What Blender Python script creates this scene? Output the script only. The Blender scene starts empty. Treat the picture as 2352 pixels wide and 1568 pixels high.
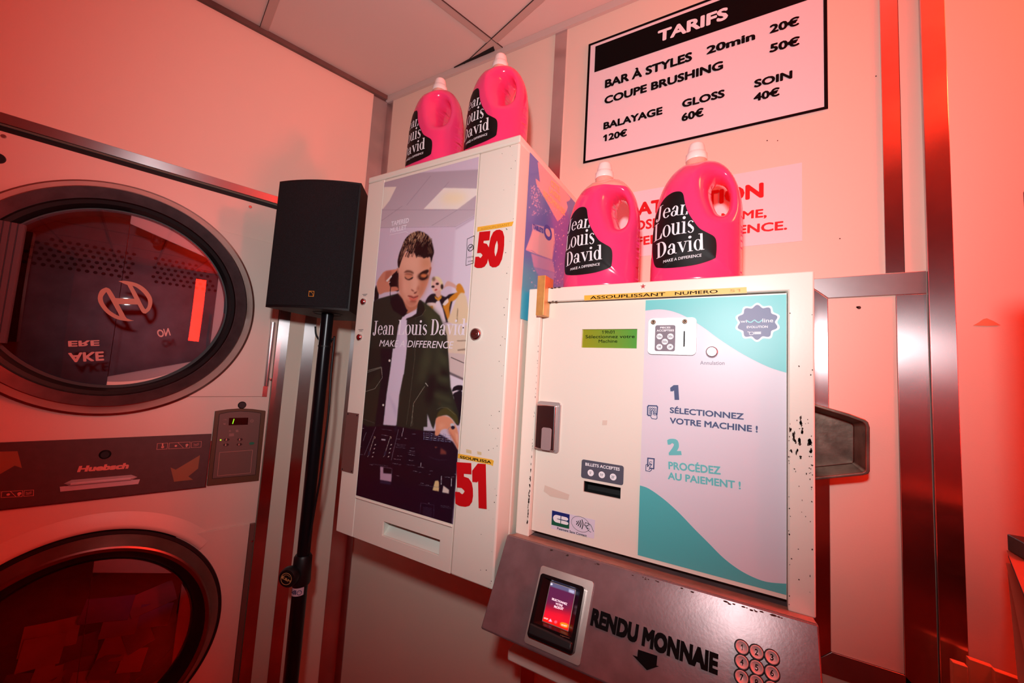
import bpy, bmesh, math, random
import numpy as np
from mathutils import Vector, Matrix, geometry

random.seed(7)
scene = bpy.context.scene
COL = scene.collection
V = Vector

# ------------------------------------------------------------------ camera
YAW, PITCH, ROLL, FPX = -0.52760766, 0.08691131, 0.06010321, 919.937
CAM = V((0.0, -1.0, 1.45))
_f = V((math.sin(YAW)*math.cos(PITCH), math.cos(YAW)*math.cos(PITCH), math.sin(PITCH)))
_r0 = V((math.cos(YAW), -math.sin(YAW), 0)); _u0 = _r0.cross(_f)
_r = _r0*math.cos(ROLL) + _u0*math.sin(ROLL)
_u = -_r0*math.sin(ROLL) + _u0*math.cos(ROLL)
cam = bpy.data.cameras.new('camera'); cam.sensor_width = 36; cam.lens = FPX/2352*36
cam.clip_start = 0.01
cam_o = bpy.data.objects.new('camera', cam); COL.objects.link(cam_o)
cam_o.matrix_world = Matrix(((_r.x, _u.x, -_f.x, CAM.x), (_r.y, _u.y, -_f.y, CAM.y), (_r.z, _u.z, -_f.z, CAM.z), (0, 0, 0, 1)))
scene.camera = cam_o

# ------------------------------------------------------------------ view, world, lights
vs = scene.view_settings
scene.display_settings.display_device = 'sRGB'
vs.view_transform = 'Standard'; vs.look = 'None'; vs.gamma = 1.0; vs.use_curve_mapping = False
vs.exposure = 0.0
w = bpy.data.worlds.new('world'); scene.world = w; w.use_nodes = True
w.node_tree.nodes['Background'].inputs[0].default_value = (0.10, 0.004, 0.004, 1)
w.node_tree.nodes['Background'].inputs[1].default_value = 0.3

def area(name, loc, target, size, power, color, shape='DISK', size_y=None, spread=math.pi):
    l = bpy.data.lights.new(name, 'AREA'); l.shape = shape; l.size = size
    if size_y: l.size_y = size_y
    l.energy = power; l.color = color; l.spread = spread
    o = bpy.data.objects.new(name, l); COL.objects.link(o); o.location = loc
    o.rotation_euler = (V(target)-V(loc)).to_track_quat('-Z', 'Y').to_euler()
    return o
# the photographer's flash, above and just behind the lens
fl_ = bpy.data.lights.new('camera_flash', 'SPOT'); fl_.energy = 31.5; fl_.color = (0.94, 0.94, 0.945); fl_.shadow_soft_size = 0.028
fl_.spot_size = math.radians(121); fl_.spot_blend = 0.78
flo = bpy.data.objects.new('camera_flash', fl_); COL.objects.link(flo); flo.location = (-0.01, -1.10, 1.65)
flo.rotation_euler = V((math.sin(math.radians(-26)), math.cos(math.radians(-26)), math.tan(math.radians(10.5)))).to_track_quat('-Z', 'Y').to_euler()
# red party lamp hanging under the ceiling close to the back wall, out of frame to the right, and an added red fill strip at the unseen right wall
def bulb(name, loc, r, power, color):
    l = bpy.data.lights.new(name, 'POINT'); l.energy = power; l.color = color; l.shadow_soft_size = r
    o = bpy.data.objects.new(name, l); COL.objects.link(o); o.location = loc; return o
bulb('red_lamp_by_wall', (0.80, -0.17, 2.28), 0.07, 44, (1.0, 0.035, 0.010))
area('red_wall_fill', (2.10, -0.80, 1.75), (-1.2, -0.7, 1.70), 0.16, 15, (1.0, 0.012, 0.005), 'RECTANGLE', 1.2)

# ------------------------------------------------------------------ helpers
def lin(c):
    c = c/255.0
    return c/12.92 if c <= 0.04045 else ((c+0.055)/1.055)**2.4
def rgb(t): return tuple(lin(x) for x in t)

MATS = {}
def mat(name, col, rough=0.5, metal=0.0, spec=0.5, coat=0.0, noise=None, bump=0.0, bscale=200.0, aniso=0.0, sub=0.0, tang=(0.9, 0.4, 0.0), emit=None, estr=1.0):
    if name in MATS: return MATS[name]
    m = bpy.data.materials.new(name); m.use_nodes = True
    nt = m.node_tree; b = nt.nodes['Principled BSDF']
    c = rgb(col) + (1,)
    b.inputs['Base Color'].default_value = c
    b.inputs['Roughness'].default_value = rough
    b.inputs['Metallic'].default_value = metal
    b.inputs['Specular IOR Level'].default_value = spec
    b.inputs['Coat Weight'].default_value = coat
    b.inputs['Coat Roughness'].default_value = 0.12
    tc = None
    if noise or bump:
        tc = nt.nodes.new('ShaderNodeTexCoord')
    if noise:   # (scale, amount) : soft mottling of the paint or metal
        n = nt.nodes.new('ShaderNodeTexNoise'); n.inputs['Scale'].default_value = noise[0]; n.inputs['Detail'].default_value = 5
        nt.links.new(tc.outputs['Object'], n.inputs['Vector'])
        r = nt.nodes.new('ShaderNodeValToRGB')
        k = noise[1]
        r.color_ramp.elements[0].position = 0.3; r.color_ramp.elements[1].position = 0.7
        r.color_ramp.elements[0].color = tuple(x*(1-k) for x in c[:3]) + (1,)
        r.color_ramp.elements[1].color = tuple(min(1, x*(1+k*0.5)) for x in c[:3]) + (1,)
        nt.links.new(n.outputs['Fac'], r.inputs['Fac']); nt.links.new(r.outputs['Color'], b.inputs['Base Color'])
    if bump:
        n2 = nt.nodes.new('ShaderNodeTexNoise'); n2.inputs['Scale'].default_value = bscale; n2.inputs['Detail'].default_value = 3
        nt.links.new(tc.outputs['Object'], n2.inputs['Vector'])
        bp = nt.nodes.new('ShaderNodeBump'); bp.inputs['Strength'].default_value = bump; bp.inputs['Distance'].default_value = 0.002
        nt.links.new(n2.outputs['Fac'], bp.inputs['Height']); nt.links.new(bp.outputs['Normal'], b.inputs['Normal'])
    if aniso:   # brushed upwards: the highlight spreads sideways
        b.inputs['Anisotropic'].default_value = aniso
        cx = nt.nodes.new('ShaderNodeCombineXYZ'); cx.inputs[0].default_value, cx.inputs[1].default_value, cx.inputs[2].default_value = tang
        nt.links.new(cx.outputs[0], b.inputs['Tangent'])
    if sub:
        b.inputs['Subsurface Weight'].default_value = sub
        b.inputs['Subsurface Radius'].default_value = (0.03, 0.006, 0.01)
    if emit:
        b.inputs['Emission Color'].default_value = rgb(emit) + (1,); b.inputs['Emission Strength'].default_value = estr
    MATS[name] = m
    return m

def vcol_mat(name, rough=0.35, coat=0.0, emit=0.0):
    m = bpy.data.materials.new(name); m.use_nodes = True
    nt = m.node_tree; b = nt.nodes['Principled BSDF']
    a = nt.nodes.new('ShaderNodeVertexColor'); a.layer_name = 'print'
    nt.links.new(a.outputs['Color'], b.inputs['Base Color'])
    if emit:
        nt.links.new(a.outputs['Color'], b.inputs['Emission Color']); b.inputs['Emission Strength'].default_value = emit
    b.inputs['Roughness'].default_value = rough; b.inputs['Coat Weight'].default_value = coat
    return m

class Fr:
    """a flat working frame: u to the right, v up, w out of the surface"""
    def __init__(s, o, u, v, w): s.o, s.u, s.v, s.w = V(o), V(u).normalized(), V(v).normalized(), V(w).normalized()
    def P(s, a, b, c=0.0): return s.o + s.u*a + s.v*b + s.w*c
    def px(s, x, y, c=0.0):
        d = _r*((x-1176)/FPX) + _u*(-(y-784)/FPX) + _f
        o = s.o + s.w*c
        t = (o-CAM).dot(s.w)/d.dot(s.w)
        p = CAM + d*t - s.o
        return (p.dot(s.u), p.dot(s.v))
    def pxs(s, pts, c=0.0): return [s.px(x, y, c) for x, y in pts]
    def rect(s, q, c=0.0):      # upright rectangle through four photographed corners tl,tr,br,bl
        p = s.pxs(q, c)
        return ((p[0][0]+p[3][0])/2, (p[1][0]+p[2][0])/2, (p[2][1]+p[3][1])/2, (p[0][1]+p[1][1])/2)
    def shift(s, c): return Fr(s.o+s.w*c, s.u, s.v, s.w)
def back(d=0.0): return Fr((0, -d, 0), (1, 0, 0), (0, 0, 1), (0, -1, 0))
def Zp(off, sc, pts): return [(off[0]+x/sc, off[1]+y/sc) for x, y in pts]
DE = 0.31003774
CORNER = V((-1.205, 0, 0))
LW = Fr(CORNER, (math.sin(DE), math.cos(DE), 0), (0, 0, 1), (math.cos(DE), -math.sin(DE), 0))
CEIL = 2.497

def rrect(a0, a1, b0, b1, r, n=5):
    out = []
    for cx, cy, s in ((a1-r, b1-r, 0), (a0+r, b1-r, 90), (a0+r, b0+r, 180), (a1-r, b0+r, 270)):
        for i in range(n+1):
            t = math.radians(s+90*i/n); out.append((cx+r*math.cos(t), cy+r*math.sin(t)))
    return out
def circ(ca, cb, r, n=32, ry=None):
    return [(ca+r*math.cos(2*math.pi*i/n), cb+(ry or r)*math.sin(2*math.pi*i/n)) for i in range(n)]
def smooth(pts, n=6, closed=True):
    out = []; N = len(pts)
    for i in range(N if closed else N-1):
        p0, p1, p2, p3 = (pts[(i-1) % N], pts[i], pts[(i+1) % N], pts[(i+2) % N]) if closed else (pts[max(i-1, 0)], pts[i], pts[i+1], pts[min(i+2, N-1)])
        for k in range(n):
            t = k/n
            out.append(tuple(0.5*((2*b)+(-a+c)*t+(2*a-5*b+4*c-d)*t*t+(-a+3*b-3*c+d)*t**3) for a, b, c, d in zip(p0, p1, p2, p3)))
    if not closed: out.append(tuple(pts[-1]))
    return out

ROOT = {}
class MB:
    def __init__(s): s.v = []; s.f = []; s.m = []; s.mi = 0
    def add(s, vs, fs):
        k = len(s.v); s.v += [V(p) for p in vs]
        for f in fs: s.f.append([i+k for i in f]); s.m.append(s.mi)
        return s
    def box(s, fr, a0, a1, b0, b1, c0, c1):
        p = [fr.P(a, b, c) for c in (c0, c1) for b in (b0, b1) for a in (a0, a1)]
        return s.add(p, [(0, 2, 3, 1), (4, 5, 7, 6), (0, 1, 5, 4), (2, 6, 7, 3), (0, 4, 6, 2), (1, 3, 7, 5)])
    def prism(s, fr, loops, c0, c1=None):
        """polygon (first loop) with holes, flat at c0 or solid from c0 to c1"""
        if loops and not isinstance(loops[0][0], (tuple, list)): loops = [loops]
        flat = [p for l in loops for p in l]
        if len(loops) == 1 and len(flat) <= 4: tris = [tuple(range(len(flat)))]
        else: tris = geometry.tessellate_polygon([[V((p[0], p[1], 0)) for p in l] for l in loops])
        def area2(t): return sum(flat[t[i]][0]*flat[t[(i+1) % len(t)]][1]-flat[t[(i+1) % len(t)]][0]*flat[t[i]][1] for i in range(len(t)))
        tris = [tuple(t) if area2(t) > 0 else tuple(reversed(t)) for t in tris if len(set(t)) > 2]
        n = len(flat)
        if c1 is None:
            return s.add([fr.P(p[0], p[1], c0) for p in flat], tris)
        lo, hi = min(c0, c1), max(c0, c1)
        vsn = [fr.P(p[0], p[1], hi) for p in flat]+[fr.P(p[0], p[1], lo) for p in flat]
        fs = list(tris)+[tuple(reversed([i+n for i in t])) for t in tris]
        k = 0
        for li, l in enumerate(loops):
            m = len(l)
            ar = sum(l[i][0]*l[(i+1) % m][1]-l[(i+1) % m][0]*l[i][1] for i in range(m))
            ccw = (ar > 0) if li == 0 else (ar < 0)
            for i in range(m):
                a, b = k+i, k+(i+1) % m
                fs.append((a, a+n, b+n, b) if ccw else (b, b+n, a+n, a))
            k += m
        return s.add(vsn, fs)
    def lathe(s, fr, ca, cb, prof, n=96, a0=0.0, a1=360.0):
        full = abs(a1-a0) >= 360
        N = n if full else n+1
        vsn = []
        for i in range(N):
            t = math.radians(a0+(a1-a0)*i/n)
            for r, c in prof: vsn.append(fr.P(ca+r*math.cos(t), cb+r*math.sin(t), c))
        m = len(prof); fs = []
        for i in range(n):
            j = (i+1) % N
            for k in range(m-1): fs.append((i*m+k, j*m+k, j*m+k+1, i*m+k+1))
        return s.add(vsn, fs)
    def tube(s, pts, r, n=10, cap=True):
        pts = [V(p) for p in pts]; rs = r if isinstance(r, (list, tuple)) else [r]*len(pts)
        vsn = []; up = None
        for i, p in enumerate(pts):
            d = (pts[min(i+1, len(pts)-1)]-pts[max(i-1, 0)]).normalized()
            if up is None: up = d.orthogonal().normalized()
            up = (up-d*up.dot(d)).normalized(); side = d.cross(up)
            for k in range(n):
                t = 2*math.pi*k/n; vsn.append(p+(up*math.cos(t)+side*math.sin(t))*rs[i])
        fs = []
        for i in range(len(pts)-1):
            for k in range(n): fs.append((i*n+k, i*n+(k+1) % n, (i+1)*n+(k+1) % n, (i+1)*n+k))
        if cap: fs += [tuple(reversed(range(n))), tuple(range((len(pts)-1)*n, len(pts)*n))]
        return s.add(vsn, fs)
    def stroke(s, fr, pts, wd, c, closed=False):
        """a drawn line of width wd lying on the surface"""
        n = len(pts)
        for i in range(n if closed else n-1):
            a = V((*pts[i], 0)); b = V((*pts[(i+1) % n], 0)); d = b-a
            if d.length < 1e-7: continue
            d.normalize(); q = V((-d.y, d.x, 0))*wd/2; e = d*wd*0.45
            s.prism(fr, [tuple((a-e-q)[:2]), tuple((b+e-q)[:2]), tuple((b+e+q)[:2]), tuple((a-e+q)[:2])], c+(i % 5)*1.1e-5)
        return s
    def build(s, name, mats, parent=None, bevel=0.0, seg=2, smooth_=False, auto=None):
        me = bpy.data.meshes.new(name); off = ROOT.get(parent, V((0, 0, 0))) if parent else V((0, 0, 0))
        me.from_pydata([tuple(p-off) for p in s.v], [], s.f)
        ms = mats if isinstance(mats, (list, tuple)) else [mats]
        for m in ms: me.materials.append(m)
        if len(ms) > 1: me.polygons.foreach_set('material_index', s.m)
        o = bpy.data.objects.new(name, me); COL.objects.link(o)
        if parent: o.parent = parent; ROOT[o] = off
        else: ROOT[o] = V((0, 0, 0))
        if bevel:
            bm_ = bmesh.new(); bm_.from_mesh(me); bmesh.ops.remove_doubles(bm_, verts=bm_.verts, dist=1e-6); bm_.to_mesh(me); bm_.free()
            md = o.modifiers.new('bevel', 'BEVEL'); md.width = bevel; md.segments = seg; md.limit_method = 'ANGLE'; md.angle_limit = math.radians(40); wn = o.modifiers.new('normals', 'WEIGHTED_NORMAL'); wn.keep_sharp = True; wn.weight = 100
        if smooth_ or bevel:
            me.polygons.foreach_set('use_smooth', [True]*len(me.polygons))
            if auto or bevel:
                try: me.set_sharp_from_angle(angle=math.radians(auto or 35))
                except Exception: pass
        me.update()
        return o

def tag(o, label, cat, group=None):
    o['label'] = label; o['category'] = cat
    if group: o['group'] = group
    return o
def struct(o): o['kind'] = 'structure'; return o
def thing(name, loc, label, cat, group=None):
    o = bpy.data.objects.new(name, None); o.empty_display_size = 0.05; COL.objects.link(o); o.location = loc
    ROOT[o] = V(loc); return tag(o, label, cat, group)

# ------------------------------------------------------------------ lettering
_tc = {}
def text_geo(st, bold=0.0, shear=0.0):
    k = (st, bold, shear)
    if k in _tc: return _tc[k]
    cu = bpy.data.curves.new('txt', 'FONT'); cu.body = st; cu.size = 1.0; cu.shear = shear
    cu.fill_mode = 'FRONT'; cu.resolution_u = 3
    ob = bpy.data.objects.new('txt', cu)
    me = bpy.data.meshes.new_from_object(ob)
    v0 = [(p.co.x, p.co.y) for p in me.vertices]; f0 = [tuple(p.vertices) for p in me.polygons]
    bpy.data.objects.remove(ob); bpy.data.meshes.remove(me); bpy.data.curves.remove(cu)
    if '1' in st and st != '1' or st == '1':      # the face's figure 1 is a bare stem: give it its flag
        def _ink(q):
            c2 = bpy.data.curves.new('txt', 'FONT'); c2.body = q; c2.size = 1.0; c2.shear = shear; c2.fill_mode = 'FRONT'
            o2 = bpy.data.objects.new('txt', c2); m2 = bpy.data.meshes.new_from_object(o2); r_ = [(p.co.x, p.co.y) for p in m2.vertices]
            bpy.data.objects.remove(o2); bpy.data.meshes.remove(m2); bpy.data.curves.remove(c2); return r_
        one = _ink('1'); bw_ = max(p[0] for p in one)-min(p[0] for p in one); hh = max(p[1] for p in one)
        for i, ch in enumerate(st):
            if ch == '1':
                xr = max(p[0] for p in _ink(st[:i+1])); xl = xr-bw_; n = len(v0)
                v0 += [(xl, hh), (xl-.16, hh-.14), (xl-.16, hh-.14-bw_*.95), (xl, hh-bw_*1.05)]; f0.append((n, n+1, n+2, n+3))
    vsn, fs = [], []
    dirs = [(0, 0)]
    nd = 8
    if bold: dirs = [(bold*math.cos(i*2*math.pi/nd), bold*math.sin(i*2*math.pi/nd)) for i in range(nd)]
    if bold >= .05: dirs = [(bold*i/3, bold*j/3) for i in range(-3, 4) for j in range(-3, 4) if max(abs(i), abs(j)) == 3]
    for li, (dx, dy) in enumerate(dirs):
        n = len(vsn); vsn += [(x+dx, y+dy, li*0.6e-5) for x, y in v0]; fs += [tuple(i+n for i in f) for f in f0]
    _tc[k] = (vsn, fs); return _tc[k]
_cap = {}
def cap_h(bold):
    if bold not in _cap:
        v_, f_ = text_geo('H', bold); ys = [p[1] for p in v_]; _cap[bold] = (min(ys), max(ys))
    return _cap[bold]

# a narrow high-contrast serif drawn stroke by stroke (cap height 1)
def _R(x0, y0, x1, y1): return [(x0, y0), (x1, y0), (x1, y1), (x0, y1)]
def _cres(cx, cy, rx, ry, tx, ty, a0, a1, n=28):
    o = [(cx+rx*math.cos(math.radians(a0+(a1-a0)*i/n)), cy+ry*math.sin(math.radians(a0+(a1-a0)*i/n))) for i in range(n+1)]
    q = [(cx+(rx-tx)*math.cos(math.radians(a0+(a1-a0)*i/n)), cy+(ry-ty)*math.sin(math.radians(a0+(a1-a0)*i/n))) for i in range(n+1)]
    return [[o[i], o[i+1], q[i+1], q[i]] for i in range(n)]
def _ball(cx, cy, r): return [circ(cx, cy, r, 16)]
SERIF = {
 'J': (.50, [_R(.20, .12, .34, 1), _R(.08, .965, .46, 1)]+_cres(.17, .13, .17, .20, .14, .03, -180, 0)+_ball(.075, .10, .075)),
 'e': (.55, _cres(.27, .33, .25, .345, .125, .03, 0, 322)+[_R(.12, .34, .515, .38)]),
 'a': (.56, _cres(.2, .17, .19, .185, .11, .028, 0, 360)+[_R(.32, .03, .445, .48), _R(.44, 0, .53, .035)]+_cres(.265, .46, .18, .215, .125, .035, 0, 165)+_ball(.125, .49, .06)),
 'n': (.60, [_R(.06, 0, .185, .66), _R(0, .635, .13, .67), _R(0, 0, .25, .03), _R(.38, 0, .505, .43), _R(.32, 0, .57, .03)]+_cres(.285, .43, .22, .24, .125, .035, 0, 160)),
 'L': (.60, [_R(.08, 0, .22, 1), _R(0, .965, .32, 1), _R(0, 0, .55, .035), [(.57, 0), (.57, .30), (.545, .30), (.42, .03)]]),
 'o': (.54, _cres(.27, .33, .25, .345, .12, .028, 0, 360)),
 'u': (.60, [_R(.06, .2, .185, .66), _R(0, .635, .13, .67), _R(.36, 0, .485, .66), _R(.30, .635, .43, .67), _R(.48, 0, .56, .03)]+_cres(.265, .22, .205, .235, .125, .035, 180, 340)),
 'i': (.31, [_R(.075, 0, .2, .66), _R(0, .635, .14, .67), _R(0, 0, .275, .03)]+_ball(.137, .87, .085)),
 's': (.42, _cres(.195, .485, .165, .185, .075, .032, 25, 240)+_cres(.195, .18, .175, .195, .08, .032, -155, 70)+[[(.05, .43), (.27, .17), (.36, .27), (.15, .50)]]),
 'D': (.68, [_R(.08, 0, .22, 1), _R(0, .965, .3, 1), _R(0, 0, .3, .035)]+_cres(.26, .5, .37, .5, .155, .032, -90, 90)),
 'v': (.55, [[(.27, 0), (.34, .13), (.19, .66), (.05, .66)], [(.27, 0), (.31, .03), (.50, .66), (.465, .66)], _R(0, .635, .25, .67), _R(.38, .635, .57, .67)]),
 'd': (.60, _cres(.23, .33, .22, .345, .12, .028, 0, 360)+[_R(.355, 0, .48, 1), _R(.27, .965, .42, 1), _R(.48, 0, .55, .03)]),
 ' ': (.24, [])}
def serif_geo(st):
    vsn = []; fs = []; x = 0
    for ch in st:
        adv, polys = SERIF[ch]
        for p in polys:
            k = len(vsn); vsn += [(x+a, b, (len(fs) % 9)*1.2e-5) for a, b in p]; fs.append(tuple(range(k, k+len(p))))
        x += adv
    return vsn, fs

def text_pts(st, A, B, C, bold=0.0, shear=0.0, serif=False):
    """lettering whose ink runs from A to B on the baseline, capitals as high as C is above A; -> verts2d, faces"""
    if serif: vsn, fs = serif_geo(st); lo, hi = 0.0, 1.0
    else: vsn, fs = text_geo(st, bold, shear); lo, hi = cap_h(bold)
    x0 = min(p[0] for p in vsn); x1 = max(p[0] for p in vsn)
    A = V((*A, 0)); B = V((*B, 0)); C = V((*C, 0))
    ex = B-A; n = V((-ex.y, ex.x, 0)).normalized(); h = abs((C-A).dot(n))
    out = [tuple((A+ex*((x-x0)/(x1-x0))+n*((y-lo)/(hi-lo)*h))[:2])+(z,) for x, y, z in vsn]
    return out, fs
def put_text(mb, fr, st, a, b, ctop, c=0.0006, **k):
    A, B, C = fr.px(*a, c), fr.px(*b, c), fr.px(*ctop, c)
    vsn, fs = text_pts(st, A, B, C, **k)
    return mb.add([fr.P(x, y, c+z) for x, y, z in vsn], fs)
def clip_grid(vsn, fs, step):
    """cut flat lettering into a fine grid so that it can follow a curved surface"""
    bm = bmesh.new(); bv = [bm.verts.new(p) for p in vsn]
    for f in fs:
        if len(set(f)) > 2:
            try: bm.faces.new([bv[i] for i in f])
            except ValueError: pass
    for ax in (0, 1):
        lo = min(p[ax] for p in vsn); hi = max(p[ax] for p in vsn); t = lo+step
        while t < hi:
            co = [0, 0, 0]; no = [0, 0, 0]; co[ax] = t; no[ax] = 1
            bmesh.ops.bisect_plane(bm, geom=bm.verts[:]+bm.edges[:]+bm.faces[:], plane_co=co, plane_no=no); t += step
    bm.verts.index_update()
    o = ([tuple(p.co) for p in bm.verts], [tuple(p.index for p in f.verts) for f in bm.faces]); bm.free(); return o

# ------------------------------------------------------------------ painted prints (posters): colour per vertex of a fine grid
def blur(m, r):
    if r <= 0: return m
    n = int(max(1, round(r*2))); k = np.exp(-0.5*(np.arange(-n, n+1)/max(r, .3))**2); k /= k.sum()
    for ax in (0, 1):
        p = np.pad(m, [(n, n) if i == ax else (0, 0) for i in (0, 1)], mode='edge')
        m = sum(k[i]*np.take(p, range(i, i+m.shape[ax]), axis=ax) for i in range(2*n+1))
    return m
class Print:
    def __init__(s, fr, a0, a1, b0, b1, nx, ny, c, base):
        s.fr, s.c = fr, c
        A, B = np.meshgrid(np.linspace(a0, a1, nx), np.linspace(b0, b1, ny)); s.A, s.B = A, B; s.nx, s.ny = nx, ny
        P = np.array(fr.o)+A[..., None]*np.array(fr.u)+B[..., None]*np.array(fr.v)+c*np.array(fr.w); s.P = P
        d = P-np.array(CAM); z = d@np.array(_f); s.X = 1176+FPX*(d@np.array(_r))/z; s.Y = 784-FPX*(d@np.array(_u))/z
        s.img = np.zeros((ny, nx, 3)); s.img[:] = [x/255. for x in base]
    def poly(s, pts, col, soft=0.6, al=1.0, sm=0, col2=None):
        if sm: pts = smooth(pts, sm)
        x = np.array([p[0] for p in pts]); y = np.array([p[1] for p in pts])
        pad = 4+soft*4
        ys, xs = np.where((s.X > x.min()-pad) & (s.X < x.max()+pad) & (s.Y > y.min()-pad) & (s.Y < y.max()+pad))
        if len(ys) == 0: return
        q = (slice(ys.min(), ys.max()+1), slice(xs.min(), xs.max()+1)); X, Y = s.X[q], s.Y[q]
        m = np.zeros(X.shape)
        for ox, oy in ((-.25, -.25), (.25, -.25), (-.25, .25), (.25, .25)):
            ins = np.zeros(X.shape, bool); px_, py_ = X+ox, Y+oy
            for i in range(len(x)):
                x1, y1, x2, y2 = x[i-1], y[i-1], x[i], y[i]
                if y1 == y2: continue
                ins ^= ((y1 > py_) != (y2 > py_)) & (px_ < (x2-x1)*(py_-y1)/(y2-y1)+x1)
            m += ins/4.
        m = blur(m, soft)*al
        c = np.array(col)/255.
        if col2 is not None:
            t = np.clip((Y-y.min())/(y.max()-y.min()), 0, 1)[..., None]; c = c*(1-t)+np.array(col2)/255.*t
        s.img[q] = s.img[q]*(1-m[..., None])+c*m[..., None]
    def line(s, pts, col, wd=1.0, soft=0.4, al=1.0):
        for a, b in zip(pts[:-1], pts[1:]):
            d = np.array(b, float)-np.array(a, float); L = np.hypot(*d)
            if L < 1e-6: continue
            n = np.array([-d[1], d[0]])/L*wd/2; a_ = np.array(a); b_ = np.array(b)
            s.poly([tuple(a_-n), tuple(b_-n), tuple(b_+n), tuple(a_+n)], col, soft, al)
    def blob(s, x, y, rx, ry, col, soft=1.5, al=1.0, rot=0):
        c_, s_ = math.cos(math.radians(rot)), math.sin(math.radians(rot))
        s.poly([(x+rx*math.cos(t)*c_-ry*math.sin(t)*s_, y+rx*math.cos(t)*s_+ry*math.sin(t)*c_) for t in np.linspace(0, 2*math.pi, 28)[:-1]], col, soft, al)
    def build(s, name, m, parent):
        nx, ny = s.nx, s.ny; off = np.array(ROOT[parent])
        me = bpy.data.meshes.new(name); co = (s.P-off).reshape(-1, 3)
        i = np.arange((nx-1)*(ny-1)); r, c = i//(nx-1), i % (nx-1); k = r*nx+c
        quads = np.stack([k, k+1, k+nx+1, k+nx], 1).astype(np.int32)
        me.vertices.add(nx*ny); me.vertices.foreach_set('co', co.ravel().astype(np.float32))
        me.loops.add(quads.size); me.loops.foreach_set('vertex_index', quads.ravel())
        me.polygons.add(len(quads)); me.polygons.foreach_set('loop_start', (np.arange(len(quads))*4).astype(np.int32))
        me.update(calc_edges=True)
        at = me.attributes.new('print', 'FLOAT_COLOR', 'POINT')
        im = np.clip(s.img, 0, 1); l = np.where(im <= .04045, im/12.92, ((im+.055)/1.055)**2.4)
        at.data.foreach_set('color', np.concatenate([l, np.ones(l.shape[:2]+(1,))], 2).ravel().astype(np.float32))
        me.materials.append(m); o = bpy.data.objects.new(name, me); COL.objects.link(o); o.parent = parent; ROOT[o] = ROOT[parent]
        return o

# ------------------------------------------------------------------ materials
M_wall = mat('laminate_wall', (234, 215, 197), 0.42, bump=0.05, bscale=300)
M_ceil = mat('ceiling_tile', (225, 205, 195), 0.8, bump=0.1, bscale=400)
M_floor = mat('floor_tile', (140, 46, 40), 0.35, noise=(6, .2))
M_dark = mat('dark_wall', (84, 18, 16), 0.6)
M_alu = mat('brushed_aluminium', (212, 206, 208), 0.27, 1.0, noise=(14, .12), aniso=0.9)
M_alu_d = mat('ceiling_trim_grey', (150, 138, 132), 0.5, 0.6)
M_black = mat('black_gap', (8, 6, 7), 0.7)
M_cream = mat('cream_paint', (238, 226, 212), 0.33, coat=0.15, bump=0.03, bscale=260)
M_white = mat('dryer_enamel', (230, 212, 198), 0.38, bump=0.05, bscale=350)
M_steel = mat('stainless_steel', (200, 195, 196), 0.22, 1.0)
M_chrome = mat('door_ring_metal', (205, 200, 202), 0.25, 1.0, noise=(20, .1))
M_ink = mat('black_print', (7, 4, 5), 0.7, spec=0.1)
M_ink_w = mat('white_print', (245, 242, 246), 0.5)
M_red = mat('red_print', (205, 14, 22), 0.4)
M_yellow = mat('yellow_tape', (244, 182, 62), 0.4)
M_grey_lbl = mat('grey_label', (92, 86, 98), 0.5)
M_stick = mat('white_sticker', (224, 212, 222), 0.4)
M_navy = mat('navy_print', (58, 70, 116), 0.5)
M_teal = mat('teal_print', (112, 200, 200), 0.4)
M_chip = mat('chipped_rust', (62, 40, 34), 0.8)
M_soot = mat('smudge', (222, 198, 182), 0.6)
M_rubber = mat('black_plastic', (16, 15, 18), 0.45)
M_brass = mat('brass', (222, 164, 92), 0.38, 0.35, noise=(60, .15))
# ------------------------------------------------------------------ the setting
B0 = back(0.0)
XR, YF = 2.2, -2.7
struct(MB().box(B0, -1.25, XR, -0.05, CEIL, -0.05, 0).build('wall_back', M_wall))
m = MB()
m.box(LW, -3.2, 0.0, 1.9556, CEIL, -0.05, 0)
m.box(LW, -0.2872, 0.0, 0, 1.9556, -0.05, 0)
m.box(LW, -3.2, -1.06, 0, 1.9556, -0.05, 0)
struct(m.build('wall_left', M_wall))
M_redwall = mat('red_painted_wall', (150, 26, 22), 0.6)
struct(MB().box(Fr((XR, 0, 0), (0, -1, 0), (0, 0, 1), (-1, 0, 0)), 0, 2.9, 0, CEIL, -0.05, 0).build('wall_right', M_redwall))
struct(MB().box(Fr((0, YF, 0), (-1, 0, 0), (0, 0, 1), (0, 1, 0)), -XR, 2.3, 0, CEIL, -0.05, 0).build('wall_front', M_dark))
struct(MB().box(Fr((0, 0, 0), (1, 0, 0), (0, 1, 0), (0, 0, 1)), -2.4, XR, YF, 0.05, -0.05, 0).build('floor', M_floor))
CF = Fr((CORNER.x, 0, CEIL), LW.u, -LW.w, (0, 0, -1))   # ceiling seen from below, laid out along the left wall
m = MB()
m.box(Fr((0, 0, CEIL), (1, 0, 0), (0, -1, 0), (0, 0, -1)), -2.5, XR, -0.05, -YF, -0.05, 0)
struct(m.build('ceiling', M_ceil))
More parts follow.
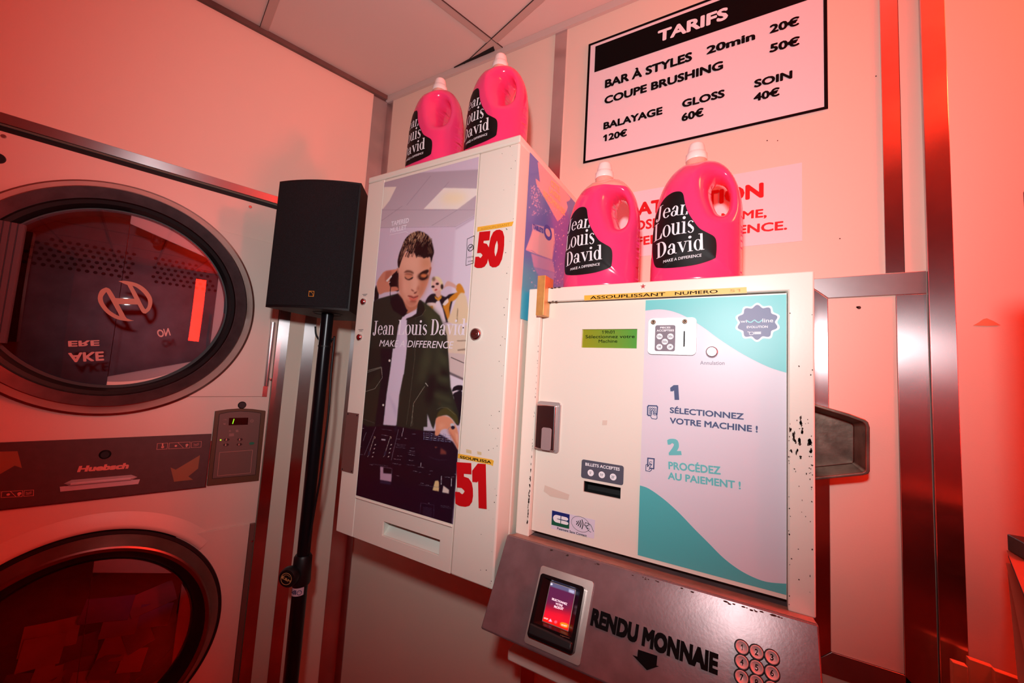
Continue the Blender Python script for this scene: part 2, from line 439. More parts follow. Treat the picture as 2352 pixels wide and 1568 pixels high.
# ceiling rails: flush grid lines every 0.537
m = MB()
pw = 0.011
for k in range(-5, 3):
    a = 0.117+0.537*k
    m.box(CF, a-pw, a+pw, -3.9, -0.012, 0, 0.0022)
for k in range(-1, 6):
    p = 0.494+0.537*k
    m.box(CF, -3.3, 0.9, -p-pw, -p+pw, 0, 0.0024)
def cut(m, fn):  # keep only what lies in the room
    pass
struct(m.build('trim_1', mat('ceiling_rail', (196, 172, 162), 0.6)))
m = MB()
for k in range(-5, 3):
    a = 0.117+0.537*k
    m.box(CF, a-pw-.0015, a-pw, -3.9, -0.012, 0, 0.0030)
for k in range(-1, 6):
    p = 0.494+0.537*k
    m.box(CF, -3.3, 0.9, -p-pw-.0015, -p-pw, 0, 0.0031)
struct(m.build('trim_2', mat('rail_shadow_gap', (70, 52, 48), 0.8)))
# wall angles under the ceiling
m = MB(); m.box(LW, -3.2, -0.004, CEIL-0.016, CEIL, 0, 0.012); struct(m.build('trim_3', mat('sooty_angle', (112, 92, 86), 0.55, 0.3, noise=(5, .6))))
m = MB(); m.box(B0, -1.203, XR, CEIL-0.022, CEIL-0.0005, 0, 0.010); struct(m.build('trim_4', mat('wall_angle', (206, 192, 184), 0.5)))
m = MB(); m.prism(Fr((0, 0, CEIL), (1, 0, 0), (0, 1, 0), (0, 0, -1)), [(-0.872, -0.012), (-0.706, -0.012), (-0.700, -0.028)], 0, 0.004)
struct(m.build('trim_5', M_black))          # lifted tile: a dark sliver of the void above
# metal strips in the corner and along the walls
m = MB(); m.box(LW, -0.0555, -0.0008, 0, CEIL-0.016, 0, 0.0025); m.box(B0, -1.204, -1.172, 0, CEIL-0.022, 0, 0.0025)
struct(m.build('trim_6', M_alu))
m = MB(); m.box(B0, -0.4945, -0.4575, 0, CEIL-0.022, 0, 0.003); struct(m.build('trim_7', M_alu))
m = MB(); m.box(LW, -0.2872, -0.2555, 0, 1.9556, 0, 0.004); struct(m.build('trim_8', M_alu))
m = MB(); m.box(LW, -0.2105, -0.1752, 0, 1.9556, 0, 0.003); struct(m.build('trim_9', M_alu))
m = MB(); m.box(LW, -3.2, -0.2, 1.9556, 1.9800, 0, 0.006); struct(m.build('trim_10', mat('brushed_aluminium_flat', (205, 198, 200), 0.27, 1.0, noise=(14, .12), aniso=0.9, tang=(0, 0, 1)), bevel=0.0008))
# frame and posts to the right of the payment machine
m = MB(); m.box(B0, 0.2318, 0.2578, 1.688, CEIL-0.022, 0, 0.004); m.mi = 1; m.box(B0, 0.2578, 0.2590, 1.688, CEIL-0.022, 0, 0.003)
struct(m.build('trim_11', [M_alu, M_black]))
m = MB(); m.box(B0, 0.2885, 0.3225, 0, CEIL-0.022, 0, 0.009); struct(m.build('trim_12', M_alu, bevel=0.001))
M_alu_h = mat('brushed_aluminium_rail', (200, 190, 190), 0.34, 1.0, noise=(14, .12))
fr_ = back(0.0)
m = MB()
m.prism(B0, [(0.1215-.020, 1.6838), (0.2868, 1.6875), (0.2868, 1.6455), (0.1445, 1.6435)], 0, 0.006)
struct(m.build('trim_13', M_alu_h, bevel=0.0007))
m = MB(); m.prism(B0, [(0.1006, 1.6828), (0.1438, 1.6426), (0.1438, 0.978), (0.1006, 0.936)], 0, 0.006); struct(m.build('trim_14', M_alu, bevel=0.0007))
m = MB(); m.box(B0, 0.2452, 0.2868, 0.94, 1.6448, 0, 0.006); struct(m.build('trim_15', M_alu, bevel=0.0007))
m = MB(); m.prism(B0, [(0.1012, 0.9355), (0.2868, 0.9355), (0.2868, 0.9395), (0.2448, 0.9775), (0.1443, 0.9775)], 0, 0.006); struct(m.build('trim_16', M_alu_h, bevel=0.0007))
m = MB(); m.box(B0, 0.1445, 0.2448, 0.9780, 1.6430, 0, 0.0035); struct(m.build('trim_17', M_wall))   # inset panel
sx_ = B0.px(1219, 1556)[0]; m = MB(); m.box(B0, sx_-.0008, sx_+.0008, 0, 0.66, 0, 0.001); struct(m.build('trim_18', M_black))

# ------------------------------------------------------------------ wall signs
def cmark(m, fr, polys, c=0.0006):
    for p in polys: m.prism(fr, p, c)
S = back(0.003)
t = thing('price_board', (-0.12, 0, 2.04), 'large white price board with black border headed TARIFS, high on back wall', 'sign')
sl, sr, sb, st_ = -0.3885, 0.1475, 2.0445, 2.3985
MB().box(B0, sl, sr, sb, st_, 0.0005, 0.003).build('board', mat('board_paper', (238, 226, 230), 0.45), t)
m = MB(); bw = 0.0065
m.prism(S, [[(sl, sb), (sr, sb), (sr, st_), (sl, st_)], [(sl+bw, sb+bw), (sr-bw, sb+bw), (sr-bw, st_-bw), (sl+bw, st_-bw)]], 0.0005)
h = S.pxs([(1367.3, 115.5), (1365.3, 166.5)])
m.prism(S, [(h[1][0], h[1][1]), (sr-0.020, h[1][1]), (sr-0.020, st_-0.0145), (h[0][0], st_-0.0145)], 0.0005)
m.build('border', M_ink, t)
m = MB(); put_text(m, S, 'TARIFS', (1510, 98), (1672, 43), (1506, 73.5), 0.001, bold=0.042)
m.build('heading', M_ink_w, t)
for s_, a, b, c in (('BAR À STYLES', (1389, 203), (1589.8, 139), (1390.6, 183.7)), ('20min', (1622.4, 125.7), (1734.7, 90.6), (1623.7, 107)),
        ('20€', (1767.3, 77.6), (1836, 57), (1768, 58)), ('50€', (1767.3, 121.6), (1836.7, 103), (1768, 102)), ('COUPE BRUSHING', (1387.8, 240), (1661, 158.4), (1388.6, 222.4)),
        ('BALAYAGE', (1385.7, 298), (1521.6, 262), (1386.5, 281.6)), ('120€', (1385, 325.7), (1440, 312), (1386.5, 310)), ('GLOSS', (1566, 247.8), (1664.5, 223), (1567.3, 229.8)),
        ('60€', (1565.3, 279.6), (1616.3, 266), (1566.5, 261)), ('SOIN', (1731.8, 202), (1820, 179.6), (1732.7, 183.7)), ('40€', (1730.6, 234), (1791, 219), (1732.7, 215))):
    m = MB(); put_text(m, S, s_, a, b, c, 0.001, bold=0.045); m.build('lettering', M_ink, t)

S2 = back(0.0012)
t = thing('notice_sheet', (-0.2, 0, 1.75), 'white notice with red ATTENTION lettering, partly hidden behind the pink bottles', 'sign')
q = S2.pxs([(1842, 371), (1842, 553)]); q2 = S2.pxs([(1467, 592), (1457, 443)])
MB().box(B0, -0.375, q[0][0], q[1][1], q[0][1]-0.002, 0.0002, 0.0012).build('sheet', mat('notice_paper', (238, 224, 228), 0.45), t)
m = MB(); put_text(m, S2, 'ATTENTION', (1463, 496), (1754, 453), (1463, 466), 0.0005, bold=0.045); m.build('lettering', M_red, t)
m = MB(); put_text(m, S2, 'OSEZ', (1457, 530), (1536, 519), (1457, 508), 0.0005, bold=0.03); m.build('lettering', M_red, t)
m = MB(); put_text(m, S2, 'VOUS-MÊME,', (1552, 519), (1761, 498), (1552, 501.5), 0.0005, bold=0.03); m.build('lettering', M_red, t)
m = MB(); put_text(m, S2, 'FERA', (1463, 565), (1536, 554), (1463, 545), 0.0005, bold=0.03); m.build('lettering', M_red, t)
m = MB(); put_text(m, S2, 'DIFFÉRENCE.', (1580, 548.5), (1808, 527), (1580, 530), 0.0005, bold=0.03); m.build('lettering', M_red, t)
# scraps and marks on the wall
t = MB().prism(B0, Zp((2140, 640), 4.354, [(410, 468), (465, 438), (515, 403), (550, 395), (620, 425), (690, 462), (560, 472)]) and B0.pxs(Zp((2140, 640), 4.354, [(690, 466), (560, 472), (410, 468), (465, 438), (515, 403), (550, 395), (620, 425)])), 0.0006).build('tape_scrap', mat('orange_tape', (236, 150, 112), 0.4))
tag(t, 'torn orange tape scrap stuck on the wall right of the metal post', 'tape')
m = MB()
for x, y, r in ((1972, 707, 4), (1968, 706, 2.5), (1929, 548, 1.6), (2012, 175, 1.6), (1762, 323, 1.8), (1786, 323, 1.5)):
    a, b = B0.px(x, y); m.prism(B0, circ(a, b, r*0.0008, 8), 0.0037 if x > 1940 and y > 650 else 0.0004)
struct(m.build('trim_19', M_chip))
# ------------------------------------------------------------------ dryer in the left wall
AC, ZU, RU = -0.656, 1.589, 0.2985
ALo, ZL, RL = -0.632, 0.724, 0.270
DT = 1.9386; DL, DR = -1.05, -0.2980
t = thing('stacked_dryer', LW.P(-0.67, 0, 0), 'white stacked tumble dryer with two round glass doors built into the left wall', 'tumble dryer')
m = MB()
m.prism(LW, [[(DL, 0.06), (DR+0.0085, 0.06), (DR+0.0085, DT), (DL, DT)], circ(AC, ZU, 0.262, 96), circ(ALo, ZL, 0.262, 96)], -0.015, 0.0)
m.build('front_panel', M_white, t)
m = MB()   # casing, a dark box behind the front
m.box(LW, DL, DR, 0.04, 1.93, -0.62, -0.60); m.box(LW, DL, DR, 1.92, 1.93, -0.60, -0.016); m.box(LW, DL, DR, 0.04, 0.05, -0.6, -0.016)
m.box(LW, DL, DL+.01, 0.05, 1.92, -0.6, -0.016); m.box(LW, DR-.01, DR, 0.05, 1.92, -0.6, -0.016); m.box(LW, DL+.01, DR-.01, 1.14, 1.17, -0.6, -0.016)
m.build('casing', M_rubber, t)
m = MB(); m.box(LW, DL, -0.2872, DT, 1.9550, -0.03, -0.012); m.box(LW, DR+.0087, -0.2874, 0, DT, -0.03, -0.012)
m.build('gap_seal', M_black, t)
for x, y in ((575, 475), (8, 313)):
    m = MB(); a, b = LW.px(x, y); m.lathe(LW, a, b, [(0, .002), (.004, .002), (.005, 0)], 14); m.build('screw', M_steel, t)
m = MB(); a, b = LW.px(2, 365); m.lathe(LW, a-0.004, b, [(0, .003), (.011, .003), (.012, 0)], 20); m.build('lock', M_rubber, t)

M_drum = mat('drum_metal', (190, 190, 196), 0.30, 0.9, noise=(9, .3))
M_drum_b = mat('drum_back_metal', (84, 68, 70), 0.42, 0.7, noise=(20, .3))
M_dk = mat('dark_band_metal', (92, 74, 76), 0.36, 1.0, noise=(30, .2))
def glass_mat(name, tint, fac):
    g = bpy.data.materials.new(name); g.use_nodes = True; nt = g.node_tree; nt.nodes.clear()
    o = nt.nodes.new('ShaderNodeOutputMaterial'); mx = nt.nodes.new('ShaderNodeMixShader'); tr = nt.nodes.new('ShaderNodeBsdfTransparent'); gl = nt.nodes.new('ShaderNodeBsdfGlossy')
    fr = nt.nodes.new('ShaderNodeFresnel'); fr.inputs[0].default_value = 1.9
    mu = nt.nodes.new('ShaderNodeMath'); mu.operation = 'MULTIPLY_ADD'; mu.inputs[1].default_value = 1.0; mu.inputs[2].default_value = fac
    tr.inputs[0].default_value = tint+(1,); gl.inputs['Roughness'].default_value = 0.015; gl.inputs[0].default_value = (1, .96, .96, 1)
    nt.links.new(fr.outputs[0], mu.inputs[0]); nt.links.new(mu.outputs[0], mx.inputs[0]); nt.links.new(tr.outputs[0], mx.inputs[1]); nt.links.new(gl.outputs[0], mx.inputs[2]); nt.links.new(mx.outputs[0], o.inputs[0])
    return g
M_glass = glass_mat('door_glass', (0.82, 0.74, 0.82), 0.07)

def door(ca, cb, R, k, lower):
    d = MB()
    if not lower:
        p = LW.pxs([(491, 523), (630, 561), (612, 910), (434, 912)])
        d.prism(LW, [[(ca, p[0][1]), (ca, p[3][1]), (p[2][0], p[2][1]), (p[1][0], p[1][1])], [(ca+0.001, cb+.2), (ca+0.001, cb-.2), (ca+.2, cb-.14), (ca+.2, cb+.14)]], 0.0005, 0.006)
    else:
        p = LW.pxs([(393, 1237), (573, 1200)])
        d.prism(LW, [[(ca, .955), (ca, .46), (-.3045, .46), (-.3045, .958)], [(ca+0.001, cb+.18), (ca+0.001, cb-.18), (ca+.18, cb-.13), (ca+.18, cb+.13)]], 0.0005, 0.006)
    dr = d.build('door', M_white, t, bevel=0.002)
    q = R/0.2985
    if not lower:
        prof = [(R, 0.001), (R, 0.010), (.293*q, .013), (.2925*q, .018), (.2735*q, .046), (.2715*q, .047)]; prof2 = [(.2715*q, .047), (.2475*q, .036), (.2465*q, .0375), (.244*q, .034)]
    else:
        prof = [(R*1.003, .010), (R, .016), (.250, .042), (.246, .044), (.238, .042)]; prof2 = [(R*1.035, 0.001), (R*1.03, 0.012), (R*1.003, .0125)]
    m_ = MB(); m_.lathe(LW, ca, cb, prof, 128); rg = m_.build('door_ring', M_chrome if not lower else mat('door_ring_dark', (150, 112, 108), .33, 1.0, noise=(20, .15)), dr, smooth_=True, auto=25)
    m_ = MB(); m_.lathe(LW, ca, cb, prof2, 128); m_.build('inner_band' if not lower else 'seal_ring', M_dk if not lower else M_rubber, dr, smooth_=True, auto=25)
    m_ = MB(); m_.lathe(LW, ca, cb, [(.2465*q if not lower else .238, .034 if not lower else .041), (.236*q if not lower else .222, .028), (.229*q if not lower else .214, .010), (.222*q if not lower else .208, .008)], 96)
    m_.build('gasket', M_rubber, dr, smooth_=True, auto=30)
    rg_ = .2255*q if not lower else .2115
    m_ = MB(); m_.lathe(LW, ca, cb, [(rg_*k_/12+.0001, 0) for k_ in range(12, -1, -1)], 96)
    for p_ in m_.v:
        q_ = p_-LW.P(ca, cb, 0); a_, b_ = q_.dot(LW.u), q_.dot(LW.v); p_ += LW.w*(.0216-.0126*(a_*a_+b_*b_)/.2255**2+.003*a_+.020*b_)
    m_.build('door_glass', M_glass, dr, smooth_=True)
    return dr
du = door(AC, ZU, RU, 0, False)
dl = door(ALo, ZL, RL, 1, True)
m = MB()   # raised enamel lip round the lower door
m.lathe(LW, ALo, ZL, [(.262+.060, 0.0003), (.262+.050, .004), (.262+.030, .011), (.262+.020, .012), (.2815, .002)], 96, 42, 268)
m.build('pressed_lip', M_white, t, smooth_=True)
# hinges
m = MB(); p = LW.pxs([(618, 731), (632, 731), (612, 887)]); m.tube([LW.P(-0.3045, 1.575, .010), LW.P(-0.3045, 1.375, .010)], .0062, 14); m.box(LW, -.311, -.2985, 1.3415, 1.3735, .0005, .007)
m.build('hinge', M_alu, du, smooth_=True, auto=30)
m = MB(); m.box(LW, -.3040, -.2905, .46, .958, .0005, .008); m.build('hinge', mat('brown_metal', (128, 96, 88), .45, .4), dl, bevel=.001)
m = MB(); a, b = LW.px(619, 870); m.lathe(LW, a, b, [(0, .0185), (.003, .0182), (.0035, .014)], 12); m.build('screw', M_steel, du)
m = MB(); a, b = LW.px(578, 1240); m.lathe(LW, a, b, [(0, .0105), (.003, .0102), (.0035, .008)], 12); m.build('screw', M_steel, dl)
# ribbed pull on the upper door
m = MB(); G = LW.shift(0)
p = G.pxs([(56, 516), (9, 788)], .05); z1, z0 = p[0][1], p[1][1]; ar = (p[0][0]+p[1][0])/2+.002
for i in range(9):
    m.box(LW, ar-.0105*(i+1)+.0008, ar-.0105*i-.0008, z0, z1, .040, .0525)
m.box(LW, ar-.0955, ar, z0, z1, .034, .0495)
m.build('door_handle', mat('ribbed_grey_plastic', (92, 74, 80), .6), du, bevel=.0008)
# emblem on the glass, and a reflection of lettering painted onto it
def glass_pt(ca, cb, a, b, e=.0012):
    r = min(math.hypot(a-ca, b-cb)/.2255, 1); c = .0216-(.0126)*r**2+.003*(a-ca)+.020*(b-cb)
    return LW.P(a, b, c+e)
Zl = lambda pts: Zp((60, 600), 5.2275, pts)
def glass_strip(m_, left, right):
    for i in range(len(left)-1):
        quad = [left[i], right[i], right[i+1], left[i+1]]; p = LW.pxs(Zl(quad), .018)
        m_.add([glass_pt(AC, ZU, a, b) for a, b in p], [(0, 1, 2, 3)])
m = MB()
outer = smooth([(1110, 240), (1200, 238), (1330, 268), (1430, 330), (1500, 420), (1515, 500), (1490, 580), (1440, 625)], 5, False)
inner = smooth([(1130, 250), (1215, 285), (1305, 305), (1390, 365), (1450, 440), (1465, 500), (1455, 550), (1435, 575)], 5, False)
glass_strip(m, outer, inner)
glass_strip(m, smooth([(1110, 240), (1195, 262), (1240, 330), (1290, 430), (1345, 530), (1395, 615), (1440, 628)], 5, False), smooth([(1150, 245), (1265, 290), (1295, 330), (1350, 430), (1385, 500), (1425, 570), (1450, 575)], 5, False))
o2 = smooth([(1300, 712), (1210, 718), (1080, 690), (960, 615), (880, 510), (863, 430), (895, 350), (960, 316)], 5, False)
i2 = smooth([(1270, 708), (1195, 680), (1110, 655), (1010, 595), (940, 510), (922, 440), (940, 400), (962, 372)], 5, False)
glass_strip(m, o2, i2)
glass_strip(m, smooth([(1300, 712), (1215, 690), (1170, 620), (1110, 510), (1050, 400), (1005, 335), (960, 316)], 5, False), smooth([(1260, 705), (1130, 672), (1115, 640), (1060, 540), (1005, 440), (965, 372), (945, 365)], 5, False))
glass_strip(m, [(1048, 442), (1190, 448), (1325, 452)], [(1092, 514), (1200, 517), (1362, 520)])
m.build('emblem', mat('tan_emblem', (190, 128, 98), .5), du)
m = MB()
def reflected_text(st, A, B, C, bold=.03):
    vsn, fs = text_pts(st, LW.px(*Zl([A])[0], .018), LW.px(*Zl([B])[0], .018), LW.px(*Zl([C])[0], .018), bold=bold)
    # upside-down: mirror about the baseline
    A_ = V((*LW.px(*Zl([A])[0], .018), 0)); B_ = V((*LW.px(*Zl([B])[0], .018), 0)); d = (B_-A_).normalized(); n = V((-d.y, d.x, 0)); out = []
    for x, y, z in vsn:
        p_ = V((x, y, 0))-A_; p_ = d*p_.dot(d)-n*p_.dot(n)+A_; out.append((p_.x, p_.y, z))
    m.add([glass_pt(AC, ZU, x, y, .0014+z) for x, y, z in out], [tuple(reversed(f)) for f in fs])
reflected_text('AKE', (500, 1100), (930, 1080), (500, 985), .035)
reflected_text('ERE', (500, 955), (880, 945), (500, 885), .035)
reflected_text('ON', (1560, 825), (1710, 800), (1560, 730), .03)
m.build('lettering', mat('reflected_lettering', (214, 170, 160), .5), du)  # mirrored words of the reflection, put on the glass as pale colour

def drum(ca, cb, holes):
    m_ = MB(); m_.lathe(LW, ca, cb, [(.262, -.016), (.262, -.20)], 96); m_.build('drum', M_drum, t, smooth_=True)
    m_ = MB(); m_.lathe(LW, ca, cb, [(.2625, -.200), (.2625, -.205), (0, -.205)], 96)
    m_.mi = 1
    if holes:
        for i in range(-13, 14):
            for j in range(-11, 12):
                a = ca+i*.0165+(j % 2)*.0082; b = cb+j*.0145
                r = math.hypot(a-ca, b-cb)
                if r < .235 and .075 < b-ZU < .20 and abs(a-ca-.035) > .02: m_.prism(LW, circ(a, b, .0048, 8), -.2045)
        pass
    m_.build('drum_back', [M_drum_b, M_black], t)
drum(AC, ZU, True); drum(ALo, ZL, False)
m = MB(); a, b = AC-.02, ZU+.262; m.tube([LW.P(AC+.055, ZU+.256, -.10), LW.P(AC+.055, ZU+.185, -.10), LW.P(AC+.055, ZU+.178, -.10)], [.014, .013, .004], 18); m.build('drum_rib', M_steel, t, smooth_=True)
m = MB()
for i in range(14):
    for j in range(3):
        th = math.radians(62+i*5.2); c = -.05-j*.028
        m.add([LW.P(AC+.2615*math.cos(th+da), ZU+.2615*math.sin(th+da), c+dc) for da, dc in ((-.012, 0), (0, -.006), (.012, 0), (0, .006))], [(0, 1, 2, 3)])
m.build('drum_hole', M_black, t)

# lint panel
pq = (DL+.002, -0.4262, 1.0834, 1.2330)
m = MB(); m.box(LW, pq[0], pq[1], pq[2], pq[3], .0005, .005)
lp = m.build('lint_panel', mat('brown_panel', (84, 62, 62), .45, noise=(60, .12)), t, bevel=.001)
m = MB(); m.box(LW, pq[0], pq[1]+.0022, pq[2]-.0022, pq[2]-.0004, .0005, .004); m.box(LW, pq[1]+.0002, pq[1]+.0022, pq[2]-.0022, pq[3]-.02, .0005, .004)
m.build('panel_edge', M_steel, lp)
LP = LW.shift(.005); Zq = lambda pts: Zp((0, 980), 4.704, pts)
m = MB(); put_text(m, LP, 'Huebsch', *Zq([(832, 490), (1388, 450), (838, 424)]), .0006, bold=.05, shear=.12); m.build('lettering', mat('salmon_print', (222, 150, 136), .5), lp)
m = MB()
m.prism(LP, LP.pxs(Zq([(2160, 305), (2140, 450), (2035, 535), (2085, 570), (1880, 592), (1843, 438), (1898, 462)]))[::-1], .0005)
m.build('arrow', mat('tan_print', (150, 100, 70), .5), lp); m = MB()
m.prism(LP, LP.pxs(Zq([(-330, 275), (190, 262), (238, 445), (160, 418), (0, 510), (-260, 640)]))[::-1], .0005)
m.build('arrow', mat('tan_print', (150, 100, 70), .5), lp)
m = MB()
def icons(off):
    ox, oy = off
    for q in ([(1700, 180), (1812, 174), (1805, 238), (1693, 244)], [(1830, 174), (2055, 162), (2050, 226), (1822, 238)], [(2072, 162), (2175, 156), (2172, 218), (2066, 224)]):
        m.stroke(LP, LP.pxs(Zq([(x+ox, y+oy) for x, y in q])), .0008, .0006, True)
    m.stroke(LP, LP.pxs(Zq([(1925+ox, 172+oy), (1980+ox, 225+oy)])), .0008, .0006)
    for x, y, r in ((1757, 218, 17), (1900, 205, 15), (2020, 195, 18), (2015, 212, 10)):
        a, b = LP.px(*Zq([(x+ox, y+oy)])[0]); m.prism(LP, circ(a, b, r*.00018, 12), .0006)
    m.stroke(LP, LP.pxs(Zq([(1757+ox, 184+oy), (1757+ox, 214+oy)])), .0030, .0006)
    for k in range(3): m.stroke(LP, LP.pxs(Zq([(2090+ox, 180+k*12+oy), (2115+ox, 188+k*9+oy), (2150+ox, 172+k*10+oy)])), .0006, .0006)
for off in ((0, 0), (-1810, 525)):
    m = MB(); icons(off); m.build('icon', mat('salmon_print', (222, 150, 136), .5), lp)
m = MB(); a, b = LP.px(*Zq([(1135, 298)])[0]); m.lathe(LP, a, b, [(0, .004), (.008, .004), (.0105, .001), (.0115, 0)], 24); m.build('lock', M_rubber, lp, smooth_=True, auto=30)
m = MB()
A = LP.px(*Zq([(690, 612)])[0]); B_ = LP.px(*Zq([(1482, 545)])[0]); zc = (A[1]+B_[1])/2
pts = [(A[0], 0), (A[0]+.012, .0075), (B_[0]-.012, .0075), (B_[0], 0), (B_[0]-.012, -.0075), (A[0]+.012, -.0075)]
top = [(A[0]+.012, .002), (B_[0]-.012, .002), (B_[0]-.012, -.003), (A[0]+.012, -.003)]
vsn = [LP.P(x, zc+y, .0005) for x, y in pts]+[LP.P(x, zc+y, .009) for x, y in top]
m.add(vsn, [(6, 7, 2, 1), (9, 8, 7, 6), (5, 4, 8, 9), (0, 6, 1), (0, 9, 6), (0, 5, 9), (3, 2, 7), (3, 7, 8), (3, 8, 4)])
m.prism(LP, [(A[0]-.004, zc-.018), (B_[0]+.004, zc-.018), (B_[0]+.006, zc-.006), (A[0]-.006, zc-.006)], .0003, .0012)
m.build('pull_handle', mat('handle_grey_metal', (214, 210, 214), .45, .5), lp, bevel=.0006)

# control panel
CP = LW.shift(.0005); Zc = lambda pts: Zp((470, 900), 6.818, pts)
out = LW.pxs(Zc([(35, 1470), (845, 1385), (955, 295), (760, 268), (560, 258), (360, 272), (165, 300)]), .006)
m = MB(); m.prism(LW, out, .0005, .008); cp = m.build('control_panel', mat('brown_bezel', (92, 64, 44), .45), t, bevel=.0012)
C1 = LW.shift(.008)
fc = C1.pxs(Zc([(120, 1355), (795, 1295), (880, 330), (720, 308), (560, 300), (390, 312), (232, 345)]))
MB().prism(C1, fc, .0001, .0006).build('faceplate', mat('taupe_face', (112, 88, 82), .4), cp)
m = MB(); m.stroke(C1, fc, .0012, .0007, True); m.build('face_edge', M_black, cp)
d_ = MB().prism(C1, C1.pxs(Zc([(375, 520), (675, 510), (683, 400), (383, 405)])), .0006, .0014).build('display', mat('display_black', (14, 8, 6), .2), cp)
m = MB(); m.stroke(C1, C1.pxs(Zc([(438, 492), (458, 425)])), .0022, .0018); m.build('digit', mat('green_segment', (150, 255, 40), .4, emit=(150, 255, 40), estr=.9), d_)
m = MB(); a, b = C1.px(*Zc([(250, 750)])[0]); m.prism(C1, circ(a, b, .0019, 12), .0008, .0016); m.build('indicator_light', mat('green_led', (190, 255, 60), .4, emit=(180, 255, 60), estr=1.0), cp)
for i, (x, y) in enumerate(((345, 745), (335, 825), (552, 742), (543, 820))):
    a, b = C1.px(*Zc([(x, y)])[0]); m = MB(); m.prism(C1, circ(a, b, .0070, 20, .0040), .0006, .0016); bt = m.build('button', mat('dark_button', (54, 34, 34), .4), cp, bevel=.0004)
    m = MB(); m.prism(C1, circ(a-.001, b-.0008, .0020, 10), .0018); m.stroke(C1, [(a-.001, b), (a-.001, b+.003)], .0015, .0018); m.build('symbol', mat('salmon_print', (222, 150, 136), .5), bt)
a, b = C1.px(*Zc([(737, 803)])[0]); MB().prism(C1, circ(a, b, .0068, 20, .0042), .0006, .0018).build('start_button', mat('green_button', (10, 120, 92), .4), cp, bevel=.0004)
m = MB(); m.stroke(C1, C1.pxs(Zc([(200, 1312), (715, 1265), (750, 908), (235, 945)])), .0011, .0008, True)
for x, y, r in ((740, 452, .0040),): 
    a, b = C1.px(*Zc([(x, y)])[0]); m.stroke(C1, circ(a, b, r, 16), .0007, .0008, True); m.prism(C1, circ(a, b, .0010, 8), .0008)
m.build('printing', mat('salmon_print2', (186, 130, 120), .5), cp)
m = MB()
for q in ([(275, 430), (345, 425), (340, 440)], [(285, 490), (330, 488), (325, 515), (300, 510)], [(375, 620), (415, 618), (395, 590)], [(485, 590), (525, 588), (530, 625), (490, 628)], [(385, 650), (460, 645), (458, 690), (380, 695)]):
    m.prism(C1, C1.pxs(Zc(q))[::-1], .0008)
m.build('icon', mat('faint_print', (150, 108, 102), .5), cp)
m = MB(); a, b = LW.px(556, 930); m.lathe(LW, a, b, [(0, .004), (.0085, .004), (.0105, .002), (.011, 0)], 24); m.build('lock', M_rubber, t, smooth_=True, auto=30)

# the heap behind the lower door
cols = [(206, 120, 160), (176, 120, 190), (210, 90, 120), (160, 116, 196), (226, 130, 150), (150, 110, 170)]
rnd = random.Random(3); n = 0
for row in range(6):
    cnt = (4, 5, 5, 5, 4, 3)[row]; zz = ZL-.215+.040*row; c0 = -.045-.026*row
    for i in range(cnt):
        wd = .30*math.sqrt(max(.1, 1-((zz-ZL)/.235)**2)); a = ALo-wd/2+wd*(i+.5)/cnt+rnd.uniform(-.006, .006)+(.03 if row > 3 else 0)
        hz = zz+rnd.uniform(-.010, .010)+(.014 if a > ALo+.02 else -.008)
        if math.hypot(a-ALo, hz-ZL) > .212: continue
        sx, sy = wd/cnt*.52, rnd.uniform(.026, .036)
        tl = math.radians(-38)+rnd.uniform(-.12, .12); rz = rnd.uniform(-.45, .45)
        ex = V((math.cos(rz), math.sin(rz), 0)); ey = V((-math.sin(rz), math.cos(rz), 0))
        loc = LW.P(a, hz, c0); N = 7; top_ = []
        for j in range(N):
            for i2 in range(N):
                u_, v_ = i2/(N-1)*2-1, j/(N-1)*2-1
                p2 = ex*(u_*sx)+ey*(v_*sy); w_ = .0045*math.sin(2.1*u_+n)*math.cos(1.9*v_+n*.7)+rnd.uniform(-.0008, .0008)
                top_.append(loc+LW.u*p2.x+(LW.v*math.cos(tl)+LW.w*math.sin(tl))*p2.y+(LW.w*math.cos(tl)-LW.v*math.sin(tl))*w_)
        th_ = (LW.w*math.cos(tl)-LW.v*math.sin(tl))*-.004; fs = []; m = MB()
        for j in range(N-1):
            for i2 in range(N-1):
                k = j*N+i2; fs.append((k, k+1, k+N+1, k+N)); fs.append((k+N*N, k+N+N*N, k+N+1+N*N, k+1+N*N))
        rim = list(range(N))+[N*r_+N-1 for r_ in range(1, N)]+[N*N-1-i2 for i2 in range(1, N)]+[N*(N-1-r_) for r_ in range(1, N-1)]
        for k in range(len(rim)): a_, b_ = rim[k], rim[(k+1) % len(rim)]; fs.append((a_, a_+N*N, b_+N*N, b_))
        m.add(top_+[p+th_ for p in top_], fs)
        col = cols[n % 6] if n % 4 else (240, 214, 200)
        o = m.build('folded_cloth', mat('cloth_%d_%d_%d' % col, col, .9), None, smooth_=True, auto=50)
        tag(o, 'crumpled cloth in the dim heap behind the lower dryer glass', 'cloth', 'laundry heap in the lower dryer'); n += 1
